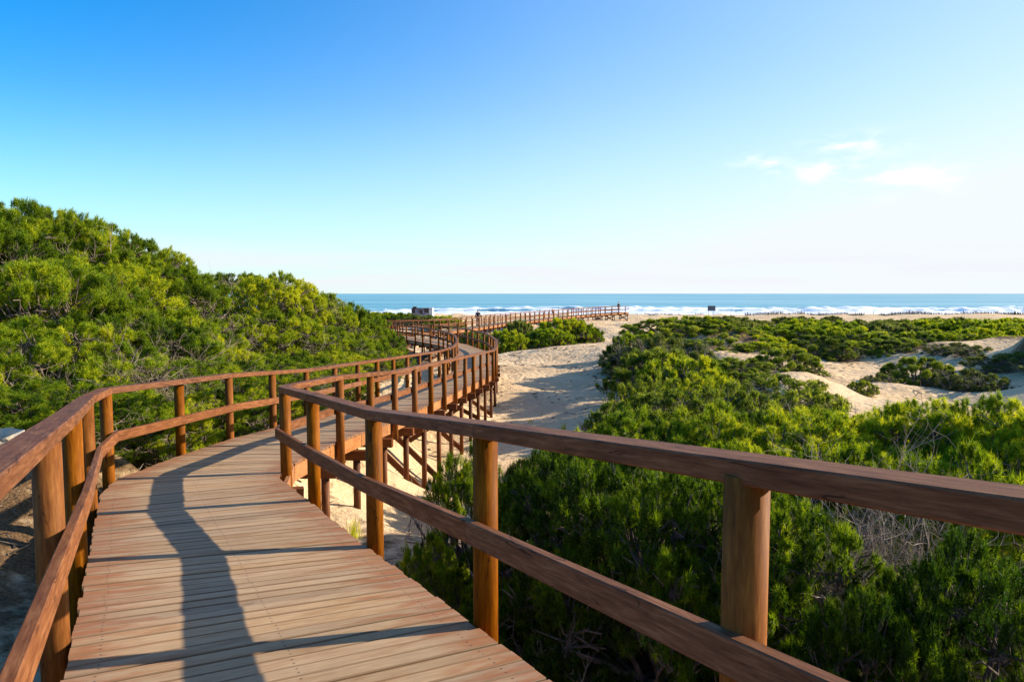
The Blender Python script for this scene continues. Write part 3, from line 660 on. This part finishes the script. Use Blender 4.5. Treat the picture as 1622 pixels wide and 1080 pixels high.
for (pr, u, v, d, r, lb) in [
 ('midB', 1215, 540, 34, 2.0, 'dark bush in the bottom of the valley behind the lone rounded bush'),
 ('midA', 1300, 530, 38, 2.4, 'green bush at the valley head between the broad dark bush and the hollow'),
 ('olvA', 1318, 548, 37, 1.4, 'grey green bush on the near rim of the valley, left of the shaded hollow'),
 ('farA', 1330, 508, 58, 3.2, 'dark bush behind the valley head, against the beach'),
 ('farB', 1170, 503, 62, 3.0, 'olive bush behind the right shoulder of the ridge'),
 ('farA', 1270, 505, 64, 3.0, 'dark bush in the back row, right of the small bright sand patch'),
 ('farA', 1470, 506, 60, 3.4, 'dark bush in the back row behind the bare dune'),
 ('farB', 1375, 506, 66, 3.2, 'olive bush in the back row, centre of the right half'),
 ('farA', 1570, 505, 62, 3.4, 'dark bush in the back row near the right edge'),
 ('midA', 1395, 525, 44, 2.5, 'bright bush between the back row and the upper rim of the hollow'),
 ('midB', 1600, 530, 38, 1.8, 'dark bush on the right edge above the grey climbing bush')]:
    plant(pr, u, v, d, r, lb, group=GM, cat='shrub', name='shrub')
GB = 'scattered bushes at the back of the beach'
for (pr, u, v, d, r, lb) in [
 ('farA', 600, 494, 100, 4.0, 'dark bush line behind the left corner of the far boardwalk'),
 ('farA', 635, 495, 96, 3.5, 'low green bush in front of the beach hut'),
 ('farB', 668, 498, 92, 3.2, 'low olive bush right below the beach hut'),
 ('farA', 705, 500, 88, 3.0, 'low bush between the beach hut and the far boardwalk'),
 ('farB', 1150, 500, 95, 5.0, 'low olive scrub strip on the beach dune below the notice board'),
 ('farB', 1260, 501, 90, 4.5, 'low olive scrub strip on the beach dune right of the notice board'),
 ('farB', 1500, 502, 92, 5.5, 'low scrub strip in front of the reed fence, right side'),
 ('farB', 1205, 507, 80, 2.4, 'dark low bush on the small bright sand patch'),
 ('farB', 1318, 500, 100, 1.6, 'small round bush on the far dune crest'),
 ('farB', 1420, 505, 85, 4.0, 'broad olive bush on the pale far dunes'),
 ('farA', 1610, 503, 75, 3.0, 'dark bush on the far dunes at the right edge')]:
    plant(pr, u, v, d, r, lb, group=GB, cat='shrub', name='shrub')

# a bare, dead bush under the near right handrail
def dead_bush(u, v, d, h, seed, label, n=26, lean=(0, 0)):
    global rng
    rng = np.random.default_rng(seed)
    x, y, zt = unproj(u, v, d); zb = zt - h
    out = []
    for _ in range(n):
        a = rng.uniform(0, 6.28); s = rng.uniform(.1, .8)
        twig_tangle((.15 * math.cos(a), .15 * math.sin(a), 0), (s * math.cos(a) + lean[0], s * math.sin(a) + lean[1], 1), h * rng.uniform(.5, .85), rng.uniform(.006, .012), 3, out)
    Vd, qd = tubes(out, 4); me = tri_mesh('bare_bush', Vd, qd, DEAD)
    o = link('bare_bush', me, None, (x, y, zb)); tag(o, label, 'bush'); return o
dead_bush(1420, 800, 5.2, 1.15, 5, 'bare dead bush of pale grey twigs below the near right handrail', 30, (-.3, 0))
dead_bush(225, 560, 11.6, 1.5, 6, 'leafless bush with crooked pale branches behind the left handrail bend', 12, (.3, -.2))

# ------------------------------------------------------------------ terrain mesh (needs the plants for its litter and painted shade mask)
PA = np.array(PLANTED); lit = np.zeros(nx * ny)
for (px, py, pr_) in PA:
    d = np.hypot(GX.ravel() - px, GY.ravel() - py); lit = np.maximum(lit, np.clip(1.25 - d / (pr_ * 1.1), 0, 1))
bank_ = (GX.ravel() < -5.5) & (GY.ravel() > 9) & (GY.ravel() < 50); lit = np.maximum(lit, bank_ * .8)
pit_shade = np.clip(1.3 - np.hypot((GX.ravel() - 1.2) / 2.2, (GY.ravel() - 4) / 4.5), 0, 1); lit = np.maximum(lit, pit_shade)  # shade of the hollow right of the deck, painted into the ground colour
ramp_shade = np.clip(1.15 - np.hypot((GX.ravel() + .6) / 2.6, (GY.ravel() - 9.2) / 3.2), 0, .62); lit = np.maximum(lit, ramp_shade)  # bush shade beside the ramp, painted as darker sand
left_litter_shade = np.clip(1.25 - np.hypot((GX.ravel() + 6.0) / 4.2, (GY.ravel() - 4) / 9.), 0, .85); lit = np.maximum(lit, left_litter_shade)  # pine litter, with the shade of the pines painted in as well
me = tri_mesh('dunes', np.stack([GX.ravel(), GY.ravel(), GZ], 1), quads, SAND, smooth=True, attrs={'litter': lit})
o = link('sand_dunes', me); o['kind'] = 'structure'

# ------------------------------------------------------------------ sea
def sea():
    m, nt, p = new_mat('sea_water')
    geo = N(nt, 'ShaderNodeNewGeometry'); at = N(nt, 'ShaderNodeAttribute', attribute_name='foam')
    mp = N(nt, 'ShaderNodeMapping'); mp.inputs['Scale'].default_value = (.10, .32, .3); L(nt, geo.outputs['Position'], mp.inputs[0])
    n = N(nt, 'ShaderNodeTexNoise', inp={'Scale': 1.0, 'Detail': 7.0, 'Roughness': .6}); L(nt, mp.outputs[0], n.inputs['Vector'])
    mp2 = N(nt, 'ShaderNodeMapping'); mp2.inputs['Scale'].default_value = (.0022, .012, 1); L(nt, geo.outputs['Position'], mp2.inputs[0])
    n2 = N(nt, 'ShaderNodeTexNoise', inp={'Scale': 1.0, 'Detail': 6.0, 'Roughness': .6}); L(nt, mp2.outputs[0], n2.inputs['Vector'])
    mp3 = N(nt, 'ShaderNodeMapping'); mp3.inputs['Scale'].default_value = (.8, 1.8, 1); L(nt, geo.outputs['Position'], mp3.inputs[0])
    n3 = N(nt, 'ShaderNodeTexNoise', inp={'Scale': 1.0, 'Detail': 5.0, 'Roughness': .65}); L(nt, mp3.outputs[0], n3.inputs['Vector'])
    col = ramp(nt, n2.outputs[0], [(.35, (.075, .26, .34)), (.5, (.13, .35, .43)), (.66, (.28, .48, .54))])
    f = mapr(nt, M_(nt, 'ADD', at.outputs['Fac'], M_(nt, 'MULTIPLY', M_(nt, 'SUBTRACT', M_(nt, 'ADD', M_(nt, 'MULTIPLY', n.outputs[0], .6), M_(nt, 'MULTIPLY', n3.outputs[0], .4)), .5), 2.4)), .42, .62, 0, 1, True)
    col = mixc(nt, f, col, (.86, .88, .90))
    L(nt, col, p.inputs['Base Color']); L(nt, mapr(nt, f, 0, 1, .38, .95), p.inputs['Roughness'])
    p.inputs['Specular IOR Level'].default_value = .25
    b = N(nt, 'ShaderNodeBump', inp={'Strength': 1.0, 'Distance': .5}); L(nt, n.outputs[0], b.inputs['Height']); L(nt, b.outputs[0], p.inputs['Normal'])
    xs = np.concatenate([[-60000, -9000, -2500, -900], np.arange(-420, 421, 1.3), [900, 2500, 9000, 60000]])
    ys = np.concatenate([np.arange(222, 330, .55), np.arange(330, 420, 2.), [440, 480, 540, 640, 800, 1100, 1600, 2500, 4500, 9000, 20000, 60000]])
    X, Y = np.meshgrid(xs, ys); X = X.ravel(); Y = Y.ravel()
    Z = np.zeros(len(X)); foam = np.zeros(len(X))
    band = np.clip((330 - Y) / 40, 0, 1)
    for (y0, amp, wd, sd_, thr) in ((252, 1.25, 3.2, 1, .36), (268, 1.55, 3.6, 2, .42), (288, 1.5, 4.0, 3, .50), (306, 1.0, 4.5, 4, .55), (240, .7, 2.4, 6, .3)):
        yc = y0 + 9 * (vnoise(X * .012 + 5, X * 0 + sd_, sd_) - .5) + 2.5 * (vnoise(X * .07, X * 0, sd_ + 30) - .5)
        a = np.clip((vnoise(X * .022 + 3.3 * sd_, X * 0 + 1.7, sd_ + 10) - thr + .15) * 3, 0, 1)
        a = a * (.65 + .5 * vnoise(X * .35, X * 0, sd_ + 40))
        t = (Y - yc) / wd; prof = np.where(t < 0, np.exp(-(t * 1.9) ** 2), np.exp(-(t * .7) ** 2))
        Z = np.maximum(Z, 1.3 * amp * a * prof)
        foam = np.maximum(foam, a * np.exp(-((Y - yc) / (wd * 1.3)) ** 2) * 1.3)
        foam = np.maximum(foam, .72 * a * ((Y < yc) & (Y > yc - 17)))
        # green-blue face of a wave about to break keeps clear water
        foam -= .9 * np.clip((vnoise(X * .05, X * 0, sd_ + 50) - .55) * 4, 0, 1) * (np.abs(Y - yc + wd * .55) < wd * .45) * (Z > .6)
    foam = np.maximum(foam, .85 * np.clip((246 - Y) / 8, 0, 1))
    Z += .18 * band * fbm(X * .2, Y * .35, 4, 70) * 2
    Z += .5 * np.clip((Y - 310) / 30, 0, 1) * np.clip((900 - Y) / 500, 0, 1) * fbm(X * .05, Y * .12, 2, 80)
    nx_, ny_ = len(xs), len(ys); i_ = (np.arange(ny_ - 1)[:, None] * nx_ + np.arange(nx_ - 1)[None]).ravel()
    q = np.stack([i_, i_ + 1, i_ + nx_ + 1, i_ + nx_], 1)
    me = tri_mesh('sea', np.stack([X, Y, Z], 1), q, m, smooth=True, attrs={'foam': foam})
    o = link('sea_water', me); o['kind'] = 'structure'
sea()

# ------------------------------------------------------------------ boardwalk and railings
RAILH = 1.05; HALF = .905
def build_walk(w, label, near, t_end=None, zoff=0.0, legs_from=0.0):
    r0, l0 = w.at(0); root = empty('boardwalk', ((r0 + l0) / 2)); root.location = (0, 0, 0)
    tag(root, label, 'boardwalk')
    m = MB(); endw = []; buv = []
    t = .0; pitch = .118 if near else .14
    def edge(t):
        r_, l_ = w.at(t); c = (r_ + l_) / 2; a = (r_ - l_); hw = Vector((a.x, a.y)).length / 2 - .065; a.normalize(); return c, a, hw
    while t < w.len - pitch:
        p_ = pitch * random.uniform(.88, 1.1); c0, a0, h0 = edge(t); c1, a1, h1 = edge(t + p_ - .009)
        jr = random.uniform(-.006, .016); jl = random.uniform(-.008, .012); jz = random.uniform(-.003, .003) + zoff; th = .035
        z = Vector((0, 0, 1)); dr = (c1 - c0).normalized(); cb = .004
        tint = random.random(); u0 = tint * 37; b = len(m.v)
        A = [c0 - a0 * (h0 + jl), c0 + a0 * (h0 + jr), c1 + a1 * (h1 + jr), c1 - a1 * (h1 + jl)]
        top = [q + z * jz for q in A]; ins = [dr * cb, dr * cb, -dr * cb, -dr * cb]
        V = [q - z * th for q in top] + [q - z * cb for q in top] + [q + i for q, i in zip(top, ins)]
        m.v += [tuple(v) for v in V]; W_ = h0 + h1; ct = 2 * h0
        uvs = [(u0, 0), (u0 + ct, 0), (u0 + ct, p_), (u0, p_)]
        vy = tint * 19
        uvs = [(x, y + vy) for x, y in uvs]
        # top, split into 6 along the board so the worn middle can be told from the ends
        def face(idx, uv): m.f.append(idx); m.uv.extend(uv); m.t.extend([tint] * len(idx)); m.sm.append(False)
        K = 8; tops = []
        for k in range(1, K):
            f = k / K
            for a_, b_ in ((8, 9), (11, 10)):
                P = V[a_].lerp(V[b_], f); m.v.append(tuple(P)); tops.append(len(m.v) - 1)
        f0 = [b + 8] + tops[0::2] + [b + 9]; f1 = [b + 11] + tops[1::2] + [b + 10]
        for k in range(K):
            face([f0[k], f0[k + 1], f1[k + 1], f1[k]], [(u0 + ct * k / K, vy), (u0 + ct * (k + 1) / K, vy), (u0 + ct * (k + 1) / K, vy + p_), (u0 + ct * k / K, vy + p_)])
            ew = [abs(2 * k / K - 1), abs(2 * (k + 1) / K - 1)]; endw.extend([ew[0], ew[1], ew[1], ew[0]]); buv.extend([(k / K, 0), ((k + 1) / K, 0), ((k + 1) / K, 1), (k / K, 1)])
        for i in range(4):
            j = (i + 1) % 4; e = 1.0 if i in (1, 3) else .5
            face([b + i, b + j, b + 4 + j, b + 4 + i], [uvs[i], uvs[j], uvs[j], uvs[i]]); endw.extend([e] * 4); buv.extend([(.3, 0)] * 4)
            if i in (1, 3): face([b + 4 + i, b + 4 + j, b + 8 + j, b + 8 + i], [uvs[i], uvs[j], uvs[j], uvs[i]]); endw.extend([1] * 4); buv.extend([(.3, .5)] * 4)
        face([b + 4, b + 5] + f0[::-1], [uvs[0]] * (2 + len(f0))); endw.extend([.5] * (2 + len(f0))); buv.extend([(.3, 0)] * (2 + len(f0)))
        face([b + 6, b + 7] + f1, [uvs[2]] * (2 + len(f1))); endw.extend([.5] * (2 + len(f1))); buv.extend([(.3, 0)] * (2 + len(f1)))
        t += p_
    o = m.build('deck_planks', WD, root)
    at = o.data.attributes.new('endw', 'FLOAT', 'CORNER'); at.data.foreach_set('value', np.array(endw, 'f'))
    ub = o.data.uv_layers.new(name='board'); ub.data.foreach_set('uv', np.array(buv, 'f').ravel()); o.data.uv_layers.active_index = 0
    # beams under the deck edges, one board per bay
    n = int(w.len / 1.66); st = w.len / n
    for sgn in (1, -1):
        mb = MB()
        for i in range(n):
            c0, a0, h0 = edge(i * st + .01); c1, a1, h1 = edge((i + 1) * st - .01)
            ins = .035
            mb.beam(c0 + a0 * sgn * (h0 - ins) + Vector((0, 0, -.145 + zoff)), c1 + a1 * sgn * (h1 - ins) + Vector((0, 0, -.145 + zoff)), .05, .21, ch=.003)
        mb.build('edge_beam', WF, root)
    # bents: cap beam, two legs and (every other one) crossed braces, where the deck stands clear of the sand
    leg_n = 0; rest = MB()
    for i in range(n):
        tt = (i + .72) * st
        if tt > w.len: break
        c, a, h = edge(tt); pl = c - a * (h - .16); pr = c + a * (h + .05)
        gl = gz(pl.x, pl.y); gr = gz(pr.x, pr.y); clr = c.z - max(gl, gr)
        ztop = c.z - .25 + zoff
        mb = MB(); mb.beam(c - a * (h + .12) + Vector((0, 0, -.335 + zoff)), c + a * (h + .22) + Vector((0, 0, -.335 + zoff)), .13, .165)
        if c.z - min(gl, gr) > .45: mb.build('cap_beam', WS, root)
        for q, g in ((pl, gl), (pr, gr)):
            if c.z - g < .5: continue
            tgt = MB() if leg_n < 96 else rest
            tgt.cyl((q.x, q.y, g - .35), (q.x, q.y, c.z - .42 + zoff), .062, n=12)
            if tgt is not rest: tgt.build('leg', WS, root)
            leg_n += 1
        if clr > 1.0 and (i % 2 == 0 or tt < 26):
            mb = MB(); dv = Vector((-a.y, a.x, 0)) * .075
            mb.beam(Vector((pl.x, pl.y, ztop - .25)) + dv, Vector((pr.x, pr.y, gr + .12)) + dv, .06, .15)
            mb.build('brace', WS, root)
            mb = MB(); mb.beam(Vector((pl.x, pl.y, gl + .12)) - dv, Vector((pr.x, pr.y, ztop - .25)) - dv, .06, .15)
            mb.build('brace', WS, root)
    if rest.v: x = rest.build('leg', WS, root); x['kind'] = 'stuff'
    return root
boardA = build_walk(W1, 'long wooden boardwalk that starts underfoot, bends and ramps down over the sand', True)
boardB = build_walk(W4, 'far wooden boardwalk running on low posts to the beach', False, zoff=.006)

def railing(line, inner, label, posts_at, rail_joints, near=True, r=.0635, group=None):
    """line(t) -> deck level point on the post line; inner(t) -> unit vector towards the deck"""
    root = empty('wooden_railing', (0, 0, 0)); tag(root, label, 'railing', group)
    Z = Vector((0, 0, 1))
    for t in posts_at:
        p = line(t); m = MB(); g = gz(p.x, p.y)
        bot = p.z - .36
        if p.z - g < .75: bot = g - .25
        rr = r * random.uniform(.96, 1.05)
        nseg = 24 if near and Vector((p.x, p.y)).length < 14 else 10
        m.cyl((p.x, p.y, bot), (p.x, p.y, p.z + RAILH - .070), rr, rr * .985, n=nseg)
        m.build('post', WP, root)
    for i in range(len(rail_joints) - 1):
        a, b = rail_joints[i], rail_joints[i + 1]; pa, pb = line(a), line(b)
        if i > 0: pp = line(rail_joints[i - 1])
        def mit(t, prev, nxt):
            d1 = (line(t) - line(prev)); d2 = (line(nxt) - line(t)); d1.z = 0; d2.z = 0
            if d1.length < 1e-5: d1 = d2.copy()
            if d2.length < 1e-5: d2 = d1.copy()
            d1.normalize(); d2.normalize(); bis = (d1 + d2).normalized(); s = Vector((bis.y, -bis.x, 0)); return s / max(.7, bis.dot(d1))
        m0 = mit(a, rail_joints[max(0, i - 1)], b); m1 = mit(b, a, rail_joints[min(len(rail_joints) - 1, i + 2)])
        d = (pb - pa).normalized() * .002
        up = Z * (RAILH - .036); m = MB(); m.beam(pa + up + d, pb + up - d,   .134, .072, m0=m0, m1=m1, ch=.006); m.build('top_rail', WR, root)
        off = (r + .026)
        ia, ib = inner(a), inner(b); sg = 1 if m0.dot(ia) > 0 else -1
        m = MB(); ha = Z * .50
        m.beam(pa + m0 * sg * off + ha + d, pb + m1 * sg * off + ha - d, .048, .115, m0=m0, m1=m1, ch=.005); m.build('mid_rail', WR, root)
    return root

def polyline_t(pts):
    S = [0.0]
    for i in range(1, len(pts)): S.append(S[-1] + (pts[i] - pts[i - 1]).length)
    def f(t):
        t = max(0, min(S[-1] - 1e-6, t)); i = max(j for j in range(len(S) - 1) if S[j] <= t); return pts[i].lerp(pts[i + 1], (t - S[i]) / (S[i + 1] - S[i]))
    return f, S
def side_line(w, side):
    pts = w.R if side > 0 else w.Lf
    return polyline_t(pts)
def nearest_t(f, Ltot, x, y):
    best = min((((f(t).x - x) ** 2 + (f(t).y - y) ** 2), t) for t in np.arange(0, Ltot, .02)); return best[1]
def make_inner(f, Ltot, side):
    def g(t):
        d = f(min(Ltot, t + .1)) - f(max(0, t - .1)); d.z = 0; d.normalize(); return Vector((-d.y, d.x, 0)) * side
    return g
# near right railing
fR, SR = side_line(W1, 1); LR = SR[-1]
anch = [(2.13, -.75), (1.40, .58), (.67, 1.95), (-.137, 3.5), (-1.04, 5.16), (-1.93, 6.67), (-2.70, 8.25)]
tp = [nearest_t(fR, LR, *a) for a in anch]
k0 = [nearest_t(fR, LR, -2.7 + .11 * (y - 10.7), y) for y in [10.7 + 1.645 * k for k in range(12)]]
t = k0[-1] + 1.6; rest = []
while t < LR: rest.append(t); t += 1.65
postsR = tp + k0 + rest
jr = sorted(set([tp[0] - 1.5, tp[1], tp[3], tp[4], tp[5], tp[6] - .12, tp[6] + .25] + k0[0::2] + k0[-1:] + rest[0::1] + [LR - .01]))
railing(fR, make_inner(fR, LR, 1), 'right railing of the near boardwalk, its handrail crossing the foreground to the lower right', postsR, jr)
fL, SL = side_line(W1, -1); LL = SL[-1]
anL = [(.46, -1.68), (-.45, 0.02), (-1.30, 1.58), (-2.21, 3.25), (-2.97, 4.62), (-3.95, 6.40), (-4.52, 7.66), (-4.62, 9.55), (-4.58, 11.15)]
tl = [nearest_t(fL, LL, *a) for a in anL]; t = tl[-1] + 1.645; rl = []
while t < LL: rl.append(t); t += 1.65
jl = sorted(set([tl[0], tl[2], tl[4] - .5, tl[5] + .1, tl[6], tl[8]] + rl[1:11:2] + rl[11:] + [LL - .01]))
railing(fL, make_inner(fL, LL, -1), 'left railing of the near boardwalk, curving along the green pine slope', tl + rl, jl)
for sd_, lb in ((1, 'landward railing of the far boardwalk, facing the camera in front of the beach'), (-1, 'seaward railing of the far boardwalk, behind the landward one')):
    f4, S4 = side_line(W4, sd_); L4 = S4[-1]; ps = list(np.arange(.1, L4, 1.65)); railing(f4, make_inner(f4, L4, sd_), lb, ps, ps[0::2] + [L4 - .01], near=False)

# ------------------------------------------------------------------ rocks
def rock(u, v, d, s, seed, label):
    rg = np.random.default_rng(seed); import bmesh
    bm = bmesh.new(); bmesh.ops.create_icosphere(bm, subdivisions=4, radius=1)
    fs = [(rg.normal(size=3), rg.uniform(.5, .85)) for _ in range(9)]
    fs = [(Vector(a / np.linalg.norm(a)), b) for a, b in fs]
    for vt in bm.verts:
        c = vt.co.normalized()
        k = 1.0
        for nrm, off in fs:
            dt = c.dot(nrm)
            if dt > off: k = min(k, off / dt)
        vt.co = Vector((c.x * s[0], c.y * s[1], c.z * s[2])) * (k + .03 * math.sin(9 * c.x + 5 * c.y) + .02 * math.sin(17 * c.z + 13 * c.x))
    me = bpy.data.meshes.new('rock'); bm.to_mesh(me); bm.free(); me.materials.append(ROCK)
    x, y, z = unproj(u, v, d); o = link('rock', me, None, (x, y, z)); tag(o, label, 'rock'); return o
rock(8, 700, 6.6, (.30, .26, .17), 3, 'pale rounded rock at the left edge above the handrail')
rock(915, 1052, 6.0, (.27, .22, .16), 4, 'brown rock in the deep shade beside the deck, bottom of the photo')

# ------------------------------------------------------------------ dry litter: sticks and grass on the sand
def litter():
    g = np.random.default_rng(5); segs = []
    for _ in range(2600):
        z_ = g.random()
        if z_ < .5: x, y = g.uniform(-3, 8), g.uniform(12, 60)
        elif z_ < .75: x, y = g.uniform(10, 26), g.uniform(20, 40)
        else: x, y = g.uniform(-7, 2), g.uniform(3, 14)
        if vnoise(np.array([x * .5]), np.array([y * .3]), 8)[0] < .5: continue
        a = g.uniform(0, 6.28); l = g.uniform(.05, .3) * (1 + y * .02); segs.append((x, y, a, l))
    xs = np.array([s[0] for s in segs]); ys = np.array([s[1] for s in segs]); zs = ground(xs, ys); out = []
    for (x, y, a, l), z in zip(segs, zs):
        p = np.array([x, y, z + .01]); q = p + np.array([math.cos(a) * l, math.sin(a) * l, g.uniform(0, .08)]); out.append((p, q, .006 + .0004 * y, .003))
    V, q = tubes(out, 4); me = tri_mesh('litter', V, q, BARK); o = link('dry_twigs', me); tag(o, 'dry twigs and bark scattered over the sand', 'twigs', kind='stuff')
litter()
def grass_clump(u, v, d, h, seed, label, n=90):
    g = np.random.default_rng(seed); x, y, _ = unproj(u, v, d); z = gz(x, y)
    a = g.uniform(0, 6.28, n); s = g.uniform(.05, .5, n); ln = g.uniform(.5, 1, n) * h
    B = np.stack([g.normal(size=n) * .05, g.normal(size=n) * .05, np.zeros(n)], 1); M1 = B + np.stack([np.cos(a) * s * ln * .35, np.sin(a) * s * ln * .35, ln * .6], 1)
    T = B + np.stack([np.cos(a) * s * ln, np.sin(a) * s * ln, ln * .92], 1); sd2 = np.stack([-np.sin(a), np.cos(a), 0 * a], 1) * .004
    V = np.stack([B - sd2, B + sd2, M1 + sd2 * .7, M1 - sd2 * .7, T], 1).reshape(-1, 3); k = np.arange(n)[:, None] * 5
    tr = np.concatenate([k + [0, 1, 2], k + [0, 2, 3], k + [3, 2, 4]]); me = tri_mesh('grass_clump', V, tr, SCRUB, attrs={'tint': g.uniform(.4, .9, len(V))})
    o = link('grass_clump', me, None, (x, y, z)); tag(o, label, 'grass'); return o
grass_clump(893, 672, 23, .45, 1, 'wispy green grass clump on the sand at the shadow edge by the path')
grass_clump(840, 632, 26, .3, 2, 'tiny dry grass clump in the middle of the bright sand path', 40)
grass_clump(560, 812, 9.5, .35, 3, 'straw coloured grass clump on the sand under the ramp', 70)

# ------------------------------------------------------------------ beach: sign, hut, fence, people
GREY = plain('sign_board', (.10, .12, .15), .6, scale=3, col2=(.07, .08, .11)); STEEL = plain('sign_posts', (.22, .22, .23), .5, scale=5)
WHITE = plain('white_wall', (.62, .62, .62), .8, scale=1.5, col2=(.40, .40, .42)); DARK = plain('dark_wood', (.07, .045, .04), .8, scale=2); REED = plain('reed', (.17, .11, .08), .9, scale=1)
SLATE = plain('grey_panel', (.26, .27, .33), .8, scale=1.2, col2=(.12, .10, .13))
x, y, z = unproj(1127, 491, 120); g = gz(x, y); sg = empty('beach_sign', (x, y, g)); tag(sg, 'dark rectangular notice board on posts in front of the surf', 'sign')
m = MB(); m.beam((-.66, 0, z - g + .30), (.66, 0, z - g + .30), .06, .86, .4, ch=.01); m.build('board', GREY, sg)
for s in (-.45, .45):
    m = MB(); m.cyl((s, .06, -.3), (s, .06, z - g + .2), .04, n=8); m.build('leg', STEEL, sg)
# hut
x, y, z = unproj(669, 500, 112); g = gz(x, y); hut = empty('beach_hut', (x, y, g)); tag(hut, 'low weathered grey and white beach hut with dark boards, behind the far boardwalk', 'hut')
hb = z - g
m = MB(); m.beam((-1.55, 0, hb + .55), (1.2, 0, hb + .55), 1.8, 1.15, .5, ch=.02); m.build('wall', SLATE, hut)
m = MB(); m.beam((1.2, 0, hb + .62), (1.75, 0, hb + .62), 1.9, 1.3, .6, ch=.02); m.build('side_wall', WHITE, hut)
m = MB(); m.beam((-1.65, 0, hb + 1.17), (1.2, 0, hb + 1.17), 2.0, .09, .2, ch=.01); m.build('roof', DARK, hut)
for (a, b, c) in ((-1.6, -1.05, .75), (-.3, .15, .6), (.45, 1.1, .8)):
    m = MB(); m.beam((a, -.93, hb + c), (b, -.93, hb + c), .06, .62, ch=.01); m.build('shutter', DARK, hut)
m = MB(); m.beam((-1.5, 0, hb + 1.34), (-.9, 0, hb + 1.34), .6, .25, .3, ch=.03); m.build('roof_box', DARK, hut)
for s in (-1.4, 0, 1.4):
    m = MB(); m.cyl((s, 0, -.3), (s, 0, hb + .05), .09, n=8); m.build('pile', DARK, hut)

# reed fence along the dune crest
fx = np.arange(14, 190, .09); fy = 146 + 2.5 * np.sin(fx * .05); fz = ground(fx, fy); g_ = np.random.default_rng(4)
rgf = np.random.default_rng(4)
fence = empty('reed_fence', (0, 0, 0)); tag(fence, 'long low reed fence along the dune crest in front of the surf', 'fence')
sg_ = []
for a, b, c in zip(fx, fy, fz):
    if vnoise(np.array([a * .2]), np.array([0.]), 3)[0] < .22: continue
    sg_.append((np.array([a, b, c - .1]), np.array([a + g_.normal() * .08, b + g_.normal() * .08, c + g_.uniform(.35, .6)]), .05, .04))
V, q = tubes(sg_, 4); link('reeds', tri_mesh('reeds', V, q, REED), fence)
for k in range(0, len(fx), 40):
    m = MB(); m.cyl((fx[k], fy[k] - .1, fz[k] - .3), (fx[k], fy[k] - .1, fz[k] + .8), .05, n=6); m.build('stake', DARK, fence)

SKIN = plain('skin', (.45, .26, .18), .6, scale=2, col2=(.40, .22, .15)); JACK = plain('dark_jacket', (.025, .028, .04), .8, scale=5); TROU = plain('trousers', (.05, .055, .08), .8, scale=5); HAIR = plain('hair', (.03, .02, .015), .7, scale=9)
SHIRT = plain('red_top', (.20, .05, .05), .8, scale=5)
def skin_obj(name, verts, edges, radii, mat, parent, root=0):
    me = bpy.data.meshes.new(name); me.from_pydata(verts, edges, []); me.materials.append(mat)
    o = link(name, me, parent); sk = me.skin_vertices if hasattr(me, 'skin_vertices') else None
    md = o.modifiers.new('skin', 'SKIN'); md.use_smooth_shade = True
    if not me.skin_vertices: me.skin_vertices.new() if hasattr(me.skin_vertices, 'new') else None
    for i, r in enumerate(radii):
        me.skin_vertices[0].data[i].radius = (r, r * .85) if not isinstance(r, tuple) else r
    me.skin_vertices[0].data[root].use_root = True
    ss = o.modifiers.new('sub', 'SUBSURF'); ss.levels = 1; ss.render_levels = 1
    return o
def person(x, y, z, rz, label, top, stride=.16):
    root = empty('person', (x, y, z), rz); tag(root, label, 'person', 'people walking far off on the boardwalk')
    hip, kn, an = .90, .48, .07
    V = [(0, 0, .95), (0, 0, 1.15), (0, 0, 1.38), (0, .01, 1.50), (0, .02, 1.57), (0, .02, 1.66), (0, .01, 1.73),
         (.09, 0, hip), (.10, stride * .6, kn), (.10, stride, an), (.10, stride + .14, .03), (-.09, 0, hip), (-.10, -stride * .3, kn), (-.10, -stride, an), (-.10, -stride + .14, .03),
         (.18, 0, 1.42), (.23, -.06, 1.15), (.22, .06, .92), (.22, .10, .84), (-.18, 0, 1.42), (-.23, .06, 1.15), (-.22, .14, .93), (-.22, .18, .86)]
    E = [(0, 1), (1, 2), (2, 3), (3, 4), (4, 5), (5, 6), (0, 7), (7, 8), (8, 9), (9, 10), (0, 11), (11, 12), (12, 13), (13, 14), (2, 15), (15, 16), (16, 17), (17, 18), (2, 19), (19, 20), (20, 21), (21, 22)]
    Rr = [.13, .12, .14, .055, .06, .095, .075, .085, .055, .04, .035, .085, .055, .04, .035, .06, .042, .032, .028, .06, .042, .032, .028]
    skin_obj('body', V, E, Rr, SKIN, root)
    skin_obj('jacket', [V[i] for i in (0, 1, 2, 15, 16, 17, 19, 20, 21)], [(0, 1), (1, 2), (2, 3), (3, 4), (4, 5), (2, 6), (6, 7), (7, 8)], [.15, .145, .165, .08, .058, .048, .08, .058, .048], top, root)
    skin_obj('trousers', [V[i] for i in (0, 7, 8, 9, 11, 12, 13)], [(0, 1), (1, 2), (2, 3), (0, 4), (4, 5), (5, 6)], [.145, .105, .075, .058, .105, .075, .058], TROU, root)
    skin_obj('hair', [(0, -.02, 1.66), (0, -.015, 1.745)], [(0, 1)], [.10, .085], HAIR, root)
def on_walk(w, y):
    t = min(np.arange(0, w.len, .1), key=lambda t: abs(((w.at(t)[0] + w.at(t)[1]) / 2).y - y)); r_, l_ = w.at(t); return (r_ + l_) / 2
c = on_walk(W4, 71.5); x = unproj(752, 500, 73)[0]; person(c.x, c.y, c.z + .006, .3, 'person in dark clothes walking away on the far boardwalk, left part', JACK)
c = on_walk(W4, 113); person(c.x, c.y, c.z + .006, .9, 'person in dark clothes standing at the sea end of the far boardwalk', JACK, .05)
person(9.9, 170, gz(9.9, 170), -.6, 'tiny distant person on the beach, seen just above the far boardwalk rail', SHIRT)
